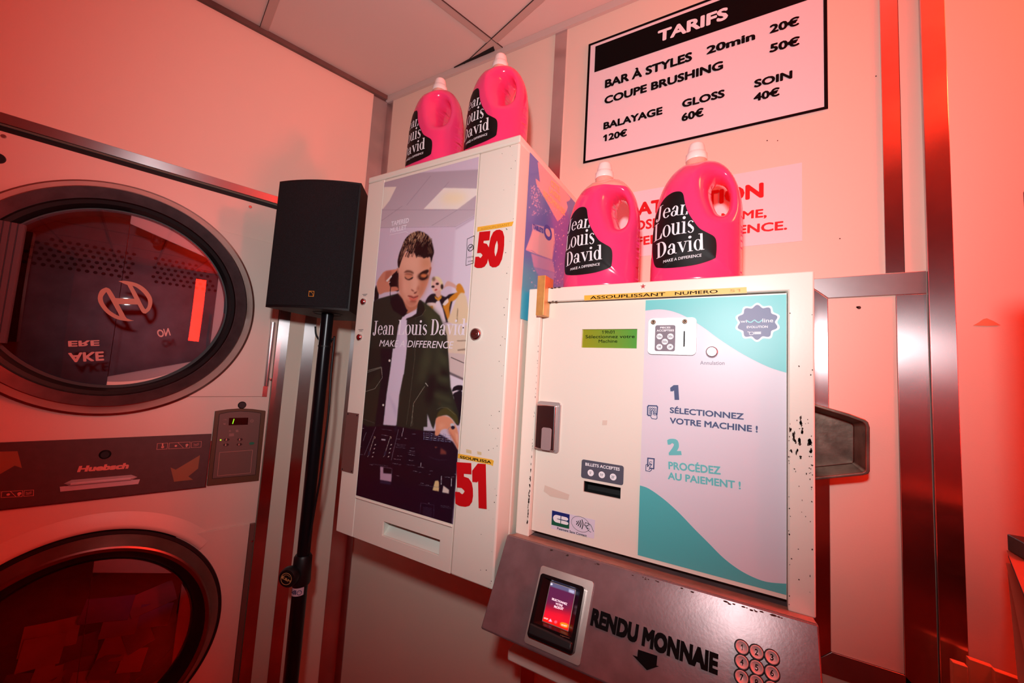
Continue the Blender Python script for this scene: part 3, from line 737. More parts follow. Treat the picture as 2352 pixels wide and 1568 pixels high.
# ------------------------------------------------------------------ loudspeaker on its stand
FL, FRt = V((-1.107, -0.417, 0)), V((-0.8966, -0.317, 0))
uh = (FRt-FL).normalized(); wh = V((uh.y, -uh.x, 0))
mid = (FL+FRt)/2; hw = (FRt-FL).length/2
SP = Fr((mid.x, mid.y, 0), uh, (0, 0, 1), wh)
zb, zt = 1.595, 1.944
t = thing('loudspeaker', (mid.x, mid.y, zb), 'black loudspeaker with cloth grille on a pole in the corner by the dryer', 'loudspeaker')
def bowed(sag, h0, c0, n=16, w_=hw):
    return [(-w_+2*w_*i/n, c0+sag*(1-(2*i/n-1)**2)) for i in range(n+1)]
HF = Fr((mid.x, mid.y, 0), uh, -wh, (0, 0, 1))      # plan view: a to the right, b into the depth
DS = 0.22
def plan(sag, inset=0.0, tp=.05): return [(a, -c) for a, c in bowed(sag, 0, 0, 16, hw-inset)]+[(hw-tp-inset, DS), (-hw+tp+inset, DS)]
m = MB(); m.prism(HF, plan(.016), zb, zt); sh = m.build('cabinet', mat('speaker_black', (16, 11, 13), .55, bump=.15, bscale=500), t, bevel=.003)
gp = [(a, -c) for a, c in bowed(.016, 0, .0035, 16, hw-.004)]
m = MB(); m.prism(HF, gp+[(hw-.004, .004), (-hw+.004, .004)], zb+.006, zt-.006)
def weave(name, col):
    mt = mat(name, col, .95)
    nt = mt.node_tree; b = nt.nodes['Principled BSDF']; tc = nt.nodes.new('ShaderNodeTexCoord'); vo = nt.nodes.new('ShaderNodeTexVoronoi'); vo.inputs['Scale'].default_value = 430
    r = nt.nodes.new('ShaderNodeValToRGB'); c = rgb(col); r.color_ramp.elements[0].color = (c[0]*1.8, c[1]*1.8, c[2]*1.8, 1); r.color_ramp.elements[1].color = (c[0]*.4, c[1]*.4, c[2]*.4, 1)
    r.color_ramp.elements[1].position = .6
    nt.links.new(tc.outputs['Object'], vo.inputs['Vector']); nt.links.new(vo.outputs['Distance'], r.inputs['Fac']); nt.links.new(r.outputs['Color'], b.inputs['Base Color']); return mt
gr = m.build('grille', weave('speaker_cloth', (17, 15, 21)), t)
# small gilt square badge
A_ = SP.px(714, 674, .022); m = MB(); a, b = A_; q = .0068
m.stroke(SP, [(a-q, b-q), (a+q, b-q), (a+q, b+q), (a-q, b+q)], .0014, .0200, True)
m.stroke(SP, smooth([(a-q, b+q*.85), (a, b+q*.55), (a+q*.55, b), (a+q*.85, b-q)], 4, False), .0010, .0201)
m.build('badge', mat('gilt', (222, 150, 60), .4, .3), gr)
ring_c = -0.075
m = MB(); a, b = SP.px(749, 757, ring_c); BT = Fr(SP.P(a, zb, ring_c), uh, wh, (0, 0, -1)); POLE = SP.P(a, 0, ring_c)
m.lathe(BT, 0, 0, [(.040, 0), (.040, .0012), (.037, .0012), (.037, 0)], 32); m.build('pole_socket', M_rubber, t)
# stand: pole, clutch, foot
t = thing('speaker_stand', (POLE.x, POLE.y, 0), 'black speaker pole with clutch knob, standing in front of the metal wall strips', 'speaker stand')
PX, PY = POLE.x, POLE.y
M_pole = mat('pole_black', (18, 18, 24), .28, .4)
def pz(y): return Fr(POLE, uh, (0, 0, 1), wh).px(0, y)[1]
kz = pz_ = None
pf = Fr(POLE, uh, (0, 0, 1), wh)
z_k = pf.px(690, 1330)[1]; z_s = pf.px(686, 1362)[1]; z_j = pf.px(740, 795)[1]
z_k = pf.px(690, 1322, .03)[1]; z_s = pf.px(686, 1362, .02)[1]
m = MB(); m.tube([(PX, PY, z_k+.02), (PX, PY, zb-.001)], .0165, 20); m.build('upper_tube', M_pole, t, smooth_=True, auto=40)
m = MB(); m.tube([(PX, PY, z_j+.002), (PX, PY, z_j-.002)], .0172, 20); m.build('collar', M_rubber, t)
m = MB(); m.tube([(PX, PY, .03), (PX, PY, z_k)], .0188, 20); m.build('lower_tube', M_pole, t, smooth_=True, auto=40)
m = MB(); m.tube([(PX, PY, z_k-.036), (PX, PY, z_k-.030), (PX, PY, z_k+.034), (PX, PY, z_k+.040)], [.0215, .024, .0225, .019], 22)
kc = pf.P(-.020, z_k, .018); KF = Fr(pf.P(-.012, z_k-.002, .0), uh, (0, 0, 1), wh)
m.build('clutch', M_rubber, t, smooth_=True, auto=40)
m = MB(); m.lathe(KF, 0, 0, [(0.0001, .047), (.021, .046), (.0245, .041), (.0245, .028), (.019, .016), (.012, .010)], 28); kn = m.build('clutch_knob', M_rubber, t, smooth_=True, auto=40)
m = MB(); m.lathe(KF, 0, 0, [(.0135, .0478), (.0148, .0478)], 28); m.lathe(KF, 0, 0, [(.0095, .0478), (.0105, .0478)], 28, 30, 190)
A = (-.0115, -.002); vsn, fs = text_pts('K&M', (-.013, .001), (.012, -.009), (-.0105, .0072), bold=.03); m.add([KF.P(x, y, .0480+z) for x, y, z in vsn], fs)
m.build('emblem', mat('cream_print', (206, 172, 110), .5), kn)
m = MB()   # paper sticker round the tube
def on_pole(a, z, r=.0190): return V((PX, PY, z))+uh*(r*math.sin(a))+wh*(r*math.cos(a))
for i in range(14):
    a0, a1 = -1.45+2.5*i/14, -1.45+2.5*(i+1)/14
    m.add([on_pole(a0, z_s-.010+a0*.002), on_pole(a1, z_s-.010+a1*.002), on_pole(a1, z_s+.010+a1*.002), on_pole(a0, z_s+.010+a0*.002)], [(0, 1, 2, 3)])
st = m.build('sticker', mat('sticker_paper', (226, 206, 220), .5), t)
m = MB(); vsn, fs = text_pts('Bdl', (-.022, z_s-.006), (.002, z_s-.005), (-.022, z_s+.005), bold=.04); vsn, fs = clip_grid(vsn, fs, .004)
m.add([on_pole(x/.0195, z, .0193+q) for x, z, q in vsn], fs)
cc = circ(.0095, z_s-.0005, .0062, 18); c2 = circ(.0095, z_s-.0005, .0046, 18)
m.add([on_pole(x/.0195, z, .0193) for x, z in cc+c2], [(i, (i+1) % 18, 18+(i+1) % 18, 18+i) for i in range(18)])
for x in (.0078, .0112): m.add([on_pole((x+a)/.0195, z_s+b, .0193) for a, b in ((-.0006, 0), (.0006, 0), (.0006, .0016), (-.0006, .0016))], [(0, 1, 2, 3)])
m.build('sticker_print', M_navy, st)
for k in range(3):
    th = math.radians(250+120*k); d = V((math.cos(th), math.sin(th), 0)); m = MB()
    if k == 1: d = d*.45
    if k == 2: d = d*.45
    m.tube([V((PX, PY, .30))+d*.02, V((PX, PY, .012))+d*.28], .009, 10); m.build('leg', M_pole, t, smooth_=True, auto=40)
# cable hanging from the speaker
pts = [SP.px(722, 748, -.10), ]
def sp(x, y, c): a, b = SP.px(x, y, c); return SP.P(a, b, c)
path = [sp(724, 752, -.10)+V((0, 0, .003)), sp(726, 768, -.10), sp(735, 782, -.10), sp(752, 795, -.098), sp(764, 778, -.072)]
path = smooth(path, 6, False)
m = MB(); m.tube(path, .0026, 8)
p2 = smooth([sp(768, 772, -.052), sp(766, 800, -.050), sp(760, 860, -.050), sp(756, 930, -.050), sp(748, 1000, -.052), sp(740, 1060, -.056), sp(733, 1110, -.058), sp(724, 1160, -.064), sp(712, 1230, -.070), sp(704, 1280, -.072)], 6, False)
m2 = MB(); m2.tube(p2, .0028, 8)
o = m.build('speaker_cable', M_rubber, smooth_=True); tag(o, 'short looped black cable hanging from the speaker underside behind the pole', 'cable')
o = m2.build('audio_cable', M_rubber, smooth_=True); tag(o, 'long thin black cable running down along the speaker pole', 'cable')

# ------------------------------------------------------------------ softener dispenser
DD = 0.33; DX0, DX1 = -0.8512, -0.3998; DZ0, DZ1 = 1.0530, 1.9438
DF = back(DD)
t = thing('softener_dispenser', (-0.625, -DD/2, DZ0), 'tall cream wall dispenser with fashion poster and red numbers 50 and 51', 'vending machine')
pz4 = DF.pxs([(885.4, 418.3), (1103.9, 359.4), (1037.3, 1203.5), (816.3, 1135)])
pa0, pa1 = (pz4[0][0]+pz4[3][0])/2, (pz4[1][0]+pz4[2][0])/2; pb0, pb1 = (pz4[2][1]+pz4[3][1])/2, (pz4[0][1]+pz4[1][1])/2
LID = 0.0165
so = DF.pxs([(879.9, 1196.6), (1009.3, 1240.6), (1007.5, 1277.2), (877.4, 1228.2)])
sa0, sa1 = (so[0][0]+so[3][0])/2, (so[1][0]+so[2][0])/2; sb0, sb1 = (so[2][1]+so[3][1])/2, (so[0][1]+so[1][1])/2
m = MB()
m.box(back(0), DX0, DX1, DZ0, DZ1-LID, 0.0005, DD-.05)
m.build('cabinet', M_cream, t, bevel=.003)
m = MB(); m.box(back(0), DX0-.0006, DX1+.0006, DZ1-LID+.0006, DZ1, 0.0005, DD+.0012); m.build('lid', M_cream, t, bevel=.003)
m = MB(); m.box(DF, DX0, pa0-.0006, DZ0, DZ1-LID, -.0495, 0); m.build('side_strip', M_cream, t, bevel=.0018)
m = MB(); m.box(DF, pa1+.0006, DX1, DZ0, DZ1-LID, -.0495, 0); m.build('side_strip', M_cream, t, bevel=.0035)
m = MB()
m.prism(DF, [[(pa0, DZ0+.0005), (pa1, DZ0+.0005), (pa1, DZ1-LID-.0008), (pa0, DZ1-LID-.0008)], [(sa0, sb0), (sa0, sb1), (sa1, sb1), (sa1, sb0)]], -.006, -.0005)
fp = m.build('front_door', M_cream, t, bevel=.0008)
m = MB(); m.box(DF, pa0+.001, pa1-.001, pb0-.0065, pb0-.0025, -.0005, .003); m.build('ledge', M_cream, fp, bevel=.0015)
m = MB()
CHW = .040
m.add([DF.P(sa0-.001, sb1+.012, -.044), DF.P(sa1+.001, sb1+.012, -.044), DF.P(sa1+.001, sb0-.001, -.0055), DF.P(sa0-.001, sb0-.001, -.0055)], [(3, 2, 1, 0)])
m.add([DF.P(sa0-.001, sb1+.012, -.0055), DF.P(sa0-.001, sb1+.012, -.044), DF.P(sa0-.001, sb0-.001, -.0055)], [(0, 1, 2)])
m.add([DF.P(sa1+.001, sb1+.012, -.0055), DF.P(sa1+.001, sb1+.012, -.044), DF.P(sa1+.001, sb0-.001, -.0055)], [(2, 1, 0)])
m.build('chute', mat('pale_chute', (226, 226, 214), .4), t)
def lab(m_, st, a, b, h, wd, c):   # tiny upright lettering centred at a,b
    vsn, fs = text_pts(st, (a-wd/2, b), (a+wd/2, b), (a-wd/2, b+h)); m_.add([DF.P(x, y, c+z) for x, y, z in vsn], fs)
for (x, y), (l1, l2) in (((836, 693), ('DISTRIBUTEUR', 'OCCUPE')), ((827, 774.5), ('LIBRE', 'VIDE'))):
    a, b = DF.px(x, y); m = MB(); m.lathe(DF, a, b, [(0.0001, .0085), (.0050, .0075), (.0062, .005)], 20); lens = m.build('indicator_lamp', mat('dark_red_lens', (120, 16, 18), .25), t, smooth_=True)
    m = MB(); m.lathe(DF, a, b, [(.0064, .006), (.0078, .005), (.0082, .0)], 20); m.build('bezel', M_steel, lens, smooth_=True)
    m = MB(); [m.stroke(DF, [(a+.001+x0, b+y0), (a+.001+x1, b+y0)], .0012, .0004) for x0, x1, y0 in ((-.0085, -.0045, .0192), (-.0036, .0028, .0192), (.0038, .0085, .0192), (-.005, -.0008, .0160), (.0004, .005, .0160))]; m.build('caption', M_grey_lbl, lens)
a, b = DF.px(1094, 767.4); m = MB(); m.lathe(DF, a, b, [(0.0001, .008), (.0085, .008), (.0095, .006), (.0098, 0)], 26); lk = m.build('key_lock', mat('lock_red_dark', (96, 44, 40), .35, .4), t, smooth_=True, auto=40)
m = MB(); m.lathe(DF, a, b, [(.0096, .0068), (.0122, .0055), (.0128, 0)], 26); m.build('bezel', M_steel, lk, smooth_=True)
m = MB(); m.box(DF, a-.0055, a+.0055, b-.001, b+.001, .008, .0086); m.build('keyhole', M_steel, lk)
q = DF.pxs([(798, 946), (825, 950), (811.5, 1087), (784, 1080)]); m = MB(); m.prism(DF, q[::-1], .0002, .0016); bp_ = m.build('cover_plate', mat('brown_plate', (116, 78, 72), .5), t)
m = MB()
for x, y in q:
    cx_, cy_ = x+(sum(p[0] for p in q)/4-x)*.22, y+(sum(p[1] for p in q)/4-y)*.06; m.lathe(DF, cx_, cy_, [(0.0001, .0024), (.0016, .0022), (.0018, .0016)], 10)
m.build('rivets', M_rubber, bp_)
# numbers and tapes
m = MB(); put_text(m, DF, '50', (1089, 615), (1153, 612), (1097, 533), .0008, bold=.06); m.build('number', M_red, t)
m = MB(); put_text(m, DF, '51', (1045.7, 1159.5), (1118, 1169), (1051, 1061), .0008, bold=.06); m.build('number', M_red, t)
m = MB(); m.prism(DF, DF.pxs([(1097, 521.5), (1180, 508.5), (1176, 519), (1096, 532)])[::-1], .0002, .0005); tp = m.build('tape', M_yellow, t)
m = MB(); put_text(m, DF, 'ASSOUPLISSANT', (1104, 529), (1170, 517.5), (1104, 524), .0007); m.build('lettering', mat('faded_tape_print', (196, 140, 50), .5), tp)
m = MB(); m.prism(DF, DF.pxs([(1050.5, 1041), (1130, 1055), (1134.6, 1058), (1132, 1070), (1128, 1067.4), (1049.3, 1051)])[::-1], .0002, .0005); tp = m.build('tape', M_yellow, t)
m = MB(); put_text(m, DF, 'SSOUPLISSA', (1056, 1052), (1128, 1064.5), (1057, 1046), .0007, bold=.03); m.build('lettering', M_ink, tp)
m = MB()
for q in ([(1071, 1031), (1083, 1034), (1083, 1042), (1071, 1039)], [(1096, 1036), (1106, 1038), (1106, 1045), (1097, 1043)]): m.prism(DF, DF.pxs(q)[::-1], .0003)
m.build('tape_residue', mat('tape_residue', (222, 196, 150), .5), t)
rnd = random.Random(5); m = MB()
for i in range(46):
    x = DX1-.004-abs(rnd.gauss(0, .012)); y = DZ0+rnd.random()*(DZ1-DZ0-.02); r_ = rnd.uniform(.0004, .0011); m.prism(DF, circ(x, y, r_, 6), .0004)
m.build('paint_chips', M_chip, t)
m = MB()
q = DF.pxs([(1074, 549), (1090, 541.5), (1088, 604), (1071, 610)]); m.stroke(DF, q, .0010, .0012, True)
a, b = DF.px(1081.5, 569); m.stroke(DF, circ(a, b, .0072, 24), .0013, .0012, True); m.stroke(DF, [(a-.005, b-.005), (a+.005, b+.005)], .0012, .0012); m.stroke(DF, [(a-.004, b+.001), (a+.005, b+.001)], .0012, .0012)
put_text(m, DF, 'INTERDICTION', (1073, 593), (1088, 590), (1073, 590), .0012); put_text(m, DF, 'DE FUMER', (1075, 602), (1086, 600), (1075, 599), .0012)
m.build('no_smoking_sticker', M_ink, t)

# ---- the poster
A = lambda *p: Zp((840, 480), 4.127, p); Fz = lambda *p: Zp((900, 510), 6.817, p); Bz = lambda *p: Zp((810, 800), 3.734, p); Cz = lambda *p: Zp((860, 720), 5.6, p); Dz = lambda *p: Zp((810, 980), 6.816, p); Z3 = lambda *p: Zp((600, 380), 2.53, p)
P = Print(DF, pa0, pa1, pb0, pb1, 250, 760, .0006, (208, 190, 208))
P.poly(Z3((600, 60), (1300, 20), (1300, 260), (1255, 285), (1130, 355), (1040, 352), (640, 362)), (176, 158, 170), 1.2, col2=(196, 180, 190))
P.poly(Z3((1130, 355), (1255, 282), (1255, 1500), (1100, 900), (1120, 500)), (218, 206, 222), 2)
P.poly(Z3((943, 253), (1062, 130), (1260, 134), (1260, 165), (1140, 254)), (238, 228, 222), .8); P.blob(*Z3((1120, 190))[0], 30, 14, (246, 226, 180), 9, .75)
P.poly(Z3((715, 125), (786, 123), (745, 205), (708, 252), (690, 252)), (238, 226, 212), .8)
for a_, b_ in (((690, 258), (1250, 258)), ((640, 362), (1130, 355)), ((1130, 355), (1258, 283)), ((1060, 130), (1090, 95)), ((845, 230), (985, 60)), ((990, 350), (1140, 258)), ((820, 235), (700, 320))):
    P.line(Z3(a_, b_), (148, 130, 146), .9, .5, .8)
P.poly(A((850, 180), (1050, 60), (1050, 80), (855, 195)), (170, 150, 170), 1.5, .6)
# washing machines on the right
P.poly(A((780, 1180), (960, 1180), (930, 1568), (780, 1568)), (226, 204, 180), 2)
P.poly(Cz((900, 150), (1190, 150), (1185, 520), (930, 560)), (222, 200, 178), 2)
P.poly(Cz((1060, 345), (1180, 340), (1178, 355), (1065, 355)), (150, 126, 110), .7); P.poly(Cz((1070, 462), (1170, 448), (1170, 470), (1070, 480)), (150, 128, 112), .7)
P.poly(Cz((930, 500), (1170, 520), (1150, 860), (950, 760)), (208, 188, 184), 1)
P.line(Cz((985, 562), (1150, 635)), (60, 48, 50), 1.6); P.poly(Cz((950, 740), (1145, 830), (1142, 858), (950, 775)), (110, 98, 104), .8)
P.poly(Cz((940, 780), (1140, 862), (1110, 1400), (900, 1400)), (222, 210, 222), 1)
P.poly(Cz((1000, 1000), (1020, 945), (1080, 920), (1136, 930), (1130, 985), (1060, 985)), (24, 20, 30), .6, sm=4); P.poly(Cz((1010, 1040), (1060, 1005), (1128, 1010), (1100, 1400), (1040, 1400), (1000, 1150)), (26, 22, 32), .8, sm=3)
P.line(Cz((1010, 1060), (1020, 1100)), (200, 196, 206), 2.4)
P.poly(Bz((610, 560), (660, 590), (700, 700), (608, 706)), (196, 190, 204), .7); P.poly(Bz((610, 500), (640, 500), (640, 540), (612, 540)), (150, 140, 150), .7)
# woman in the background
P.poly(Fz((640, 1120), (560, 1180), (520, 1290), (600, 1380), (700, 1520), (880, 1568), (900, 1450), (960, 1200), (1000, 1120), (900, 1130), (840, 1170), (760, 1140)), (30, 26, 34), 1.0, sm=4)
P.poly(Fz((690, 1250), (740, 1210), (800, 1360), (850, 1568), (650, 1568), (640, 1400)), (226, 208, 220), 1)
P.poly(Fz((540, 1290), (580, 1260), (690, 1270), (660, 1360), (600, 1370)), (232, 208, 204), 1, sm=3); P.poly(Fz((560, 1320), (640, 1310), (650, 1370), (590, 1360)), (204, 128, 50), 1)
P.poly(Fz((800, 1310), (860, 1230), (930, 1200), (900, 1350), (910, 1500), (870, 1520), (830, 1400)), (206, 132, 44), 1, sm=3); P.poly(Fz((890, 1200), (1010, 1100), (1090, 1110), (1020, 1190), (940, 1240)), (206, 132, 44), 1, sm=3)
P.poly(Fz((790, 1290), (830, 1230), (880, 1190), (890, 1250), (830, 1310)), (232, 214, 206), .8)
P.poly(Fz((1000, 1020), (1050, 960), (1100, 1000), (1140, 1110), (1040, 1110)), (210, 136, 46), .8, sm=3)
P.poly(Fz((860, 930), (920, 935), (1000, 985), (1010, 1040), (940, 1010), (900, 1000), (850, 1010), (810, 1040)), (212, 164, 152), .9, sm=3)
P.poly(Fz((1040, 1150), (1120, 1110), (1180, 1240), (1190, 1568), (880, 1568), (930, 1420)), (226, 202, 168), 1.2, sm=3); P.line(Fz((1030, 1350), (1020, 1568)), (120, 96, 70), 1.4, .8)
P.poly(Fz((640, 880), (700, 850), (760, 880), (800, 960), (795, 1040), (750, 1090), (680, 1110), (640, 1060), (618, 980)), (226, 206, 160), 1, sm=4)
P.poly(Fz((640, 930), (690, 890), (740, 930), (770, 1010), (740, 1080), (690, 1110), (650, 1070), (630, 1000)), (226, 178, 168), 1, sm=4)
P.poly(Fz((680, 1090), (760, 1060), (770, 1150), (740, 1200), (690, 1160)), (214, 166, 152), 1); P.poly(Fz((665, 1150), (720, 1190), (780, 1140), (780, 1190), (730, 1235), (680, 1200)), (212, 140, 52), .8)
for x, y in ((712, 965), (645, 1010)): P.blob(*Fz((x, y))[0], 3.6, 2.6, (40, 24, 30), .8)
P.blob(*Fz((690, 1060))[0], 3.4, 1.8, (170, 60, 58), .8, rot=-20); P.blob(*Fz((786, 1010))[0], 3, 6, (44, 28, 26), 1.2); P.blob(*Fz((655, 890))[0], 4, 5, (90, 66, 56), 1.5, .7)
# the man: jacket
P.poly(A((60, 1000), (70, 880), (120, 850), (300, 800), (330, 900), (400, 960), (520, 860), (600, 920), (700, 1010), (770, 1200), (790, 1568), (0, 1568), (20, 1300)), (40, 44, 38), 1.0)
P.poly(A((100, 720), (125, 790), (120, 850), (80, 880), (85, 760)), (22, 24, 28), 1)
P.poly(Bz((130, 0), (110, 300), (80, 620), (70, 720), (640, 720), (640, 560), (690, 700), (720, 600), (800, 560), (905, 640), (910, 560), (840, 330), (815, 0)), (40, 44, 36), 1)
P.poly(Bz((130, 0), (250, 0), (250, 150), (110, 350)), (34, 38, 34), 2); P.poly(Bz((240, 0), (345, 0), (300, 300), (270, 660), (190, 660), (240, 300)), (24, 22, 32), 1.5)
for x0, y0, x1, y1, w_ in ((600, 920, 540, 1500, 60), (700, 1050, 640, 1568, 50)): P.poly(A((x0, y0), (x0+w_, y0+60), (x1+w_, y1), (x1, y1)), (66, 72, 52), 7, .7)
P.poly(A((480, 900), (560, 890), (700, 1010), (740, 1200), (640, 1150), (560, 1040)), (62, 66, 44), 5, .8)
P.poly(Cz((610, 560), (740, 480), (660, 860), (540, 900)), (60, 66, 48), 7, .8); P.poly(Cz((700, 800), (780, 780), (800, 1000), (700, 1200), (650, 1100)), (24, 20, 26), 6, .8)
for q_ in (((800, 800), (950, 830), (960, 900), (830, 860)), ((760, 1000), (980, 1080), (1000, 1160), (780, 1080)), ((830, 500), (940, 560), (940, 700), (850, 640)), ((790, 1130), (1000, 1200), (1020, 1260), (850, 1200))): P.poly(Cz(*q_), (66, 72, 50), 4, .75)
for q_ in (((800, 900), (960, 960), (960, 1010), (800, 960)), ((860, 720), (950, 760), (950, 800), (860, 780))): P.poly(Cz(*q_), (20, 20, 24), 3, .7)
P.poly(Bz((720, 590), (750, 530), (820, 510), (890, 570), (910, 650), (880, 640), (830, 580), (770, 575)), (72, 68, 36), 1.2, sm=3)
P.line(Cz((800, 1235), (860, 1205), (940, 1215), (1040, 1300)), (130, 130, 110), .7, .4, .8)
# seams
for L_ in (((480, 30), (470, 0)),): pass
P.line(A((395, 1045), (470, 1030), (530, 1010), (570, 950)), (150, 148, 130), .5, .3, .8); P.line(A((388, 1060), (390, 1130)), (20, 20, 24), 1, .5)
P.line(A((475, 1020), (465, 1190)), (110, 108, 92), .45, .3, .8)
P.line(Cz((525, 300), (520, 560), (490, 800), (450, 1150), (410, 1430)), (130, 124, 104), .5, .3, .8); P.line(Cz((345, 950), (310, 1250), (290, 1440)), (100, 100, 90), .5, .3, .7)
P.line(Cz((650, 930), (505, 1150), (470, 1450)), (196, 184, 160), .6, .3, .9); P.line(Cz((630, 950), (495, 1170), (490, 1440)), (150, 140, 120), .4, .3, .8); P.line(Cz((655, 890), (690, 935)), (220, 214, 200), 1.2)
P.line(A((20, 1530), (150, 1497), (155, 1568)), (196, 190, 170), .6, .3); P.line(Bz((128, 205), (245, 165), (255, 250), (190, 345), (108, 370)), (190, 184, 166), .6, .3); P.line(Bz((128, 192), (245, 155)), (150, 146, 130), .4, .3)
P.line(Bz((90, 605), (190, 640)), (120, 116, 110), .5, .3)
# shirt
P.poly(A((350, 1020), (420, 975), (500, 920), (520, 890), (520, 940), (470, 1010), (390, 1045), (390, 1130), (395, 1250), (380, 1400), (360, 1568), (240, 1568), (280, 1300), (310, 1100)), (218, 204, 224), .8)
P.poly(Bz((345, 0), (463, 0), (440, 200), (400, 400), (375, 665), (262, 655), (290, 400), (320, 200)), (216, 202, 222), .8); P.poly(Bz((300, 380), (360, 560), (380, 600), (370, 500)), (180, 168, 200), 3, .5); P.poly(A((330, 1100), (300, 1200), (290, 1350), (320, 1250)), (190, 176, 204), 3, .5)
for p_ in (Bz((316, 103))[0], Bz((262, 485))[0], A((226, 1437))[0]): P.blob(*p_, 2.2, 2.6, (232, 226, 216), .5)
# neck and collar
P.poly(A((300, 790), (420, 880), (500, 850), (520, 880), (480, 950), (400, 990), (330, 960), (290, 860)), (186, 118, 92), 1.5)
P.poly(A((305, 800), (350, 850), (390, 960), (340, 1010), (260, 960), (235, 880), (240, 840)), (22, 18, 26), 1); P.poly(A((495, 860), (540, 890), (560, 950), (520, 1010), (395, 1050), (390, 1035), (480, 990)), (28, 30, 28), .9, sm=2)
P.poly(A((350, 920), (400, 960), (360, 1020), (340, 1010)), (24, 18, 28), 1.2)
# raised hand and earphone
P.poly(A((105, 700), (150, 620), (180, 590), (230, 580), (290, 570), (310, 590), (300, 640), (260, 700), (300, 730), (310, 770), (250, 780), (180, 790), (125, 805)), (206, 132, 108), 1, sm=3)
P.poly(A((190, 590), (240, 580), (250, 600), (200, 690), (180, 680)), (170, 96, 78), 2, .7); P.poly(A((240, 640), (280, 600), (310, 590), (318, 770), (260, 760), (225, 720), (228, 680)), (22, 12, 18), .8, sm=3)
P.poly(A((190, 680), (245, 625), (250, 640), (205, 690)), (226, 210, 204), .6); P.poly(A((235, 740), (290, 735), (312, 765), (270, 775), (240, 760)), (200, 120, 96), 1, sm=3); P.line(A((238, 690), (232, 800), (240, 900), (280, 950)), (18, 14, 22), 1.4, .4)
P.line(A((215, 700), (235, 690)), (220, 200, 196), 1.3)
# face
P.poly(Fz((100, 620), (130, 560), (200, 480), (330, 470), (560, 520), (600, 600), (612, 700), (590, 830), (560, 960), (500, 1100), (440, 1200), (390, 1290), (300, 1330), (230, 1290), (170, 1200), (120, 1100), (105, 950), (108, 780)), (220, 158, 134), 1.2, sm=5)
P.poly(Fz((430, 880), (560, 840), (570, 930), (500, 1100), (430, 1200), (400, 1120), (420, 1000)), (190, 120, 90), 6, .85, sm=3)
P.poly(Fz((150, 560), (400, 520), (420, 700), (380, 780), (200, 740)), (232, 174, 150), 8, .8, sm=3); P.poly(Fz((470, 540), (600, 560), (605, 720), (480, 740)), (204, 138, 104), 7, .8)
P.poly(Fz((340, 760), (400, 780), (415, 1000), (390, 1080), (310, 1060)), (232, 178, 158), 5, .7); P.poly(Fz((120, 900), (240, 930), (250, 1100), (150, 1110)), (228, 166, 146), 7, .7)
P.poly(Fz((110, 760), (140, 900), (150, 1100), (200, 1220), (150, 1180), (105, 1000)), (170, 96, 74), 5, .7); P.poly(Fz((200, 1200), (300, 1240), (400, 1200), (380, 1310), (300, 1335), (220, 1290)), (186, 112, 88), 4, .7)
P.poly(Fz((590, 720), (620, 710), (600, 820), (580, 840)), (176, 104, 82), 1, sm=3); P.poly(Fz((75, 720), (105, 720), (108, 800), (85, 790)), (196, 126, 104), 1)
# brows, lids, nose, mouth
P.poly(Fz((190, 790), (230, 755), (300, 760), (340, 790), (335, 810), (280, 790), (220, 790)), (96, 58, 46), 1.3, .9, sm=3); P.poly(Fz((430, 820), (480, 770), (560, 742), (578, 770), (540, 810), (480, 815)), (44, 26, 24), 1.2, 1, sm=3)
P.blob(*Fz((260, 845))[0], 9, 6, (206, 134, 104), 1.5); P.poly(Fz((200, 850), (230, 880), (270, 890), (330, 855), (320, 885), (265, 908), (215, 885)), (38, 20, 22), 1.0, sm=3); P.poly(Fz((190, 820), (240, 800), (310, 810), (335, 840), (300, 830), (240, 820)), (130, 76, 60), 1.2, .8, sm=3)
P.blob(*Fz((490, 850))[0], 13, 8, (60, 34, 28), 2.5, .9); P.blob(*Fz((500, 838))[0], 7, 4, (204, 118, 74), 1.3); P.poly(Fz((430, 870), (470, 885), (530, 870), (550, 840), (545, 875), (490, 905), (440, 895)), (30, 16, 18), 1.2, sm=3)
P.poly(Fz((300, 1050), (330, 1065), (350, 1085), (320, 1075)), (96, 40, 34), 1.1, sm=3); P.poly(Fz((345, 1105), (375, 1095), (395, 1080), (380, 1110), (355, 1118)), (84, 34, 30), 1.2, sm=3); P.poly(Fz((415, 980), (430, 1040), (400, 1080), (395, 1040)), (168, 96, 74), 2.5, .8)
P.poly(Fz((245, 1150), (300, 1148), (340, 1165), (385, 1150), (415, 1150), (380, 1180), (340, 1190), (290, 1175)), (172, 88, 78), 1, sm=3); P.poly(Fz((270, 1175), (340, 1190), (410, 1165), (390, 1210), (330, 1232), (285, 1215)), (214, 108, 92), 1.2, sm=3); P.line(Fz((250, 1155), (300, 1170), (340, 1188), (390, 1170), (415, 1155)), (70, 24, 24), .9, .6); P.blob(*Fz((335, 1240))[0], 8, 2.4, (150, 80, 64), 1.6, .8)
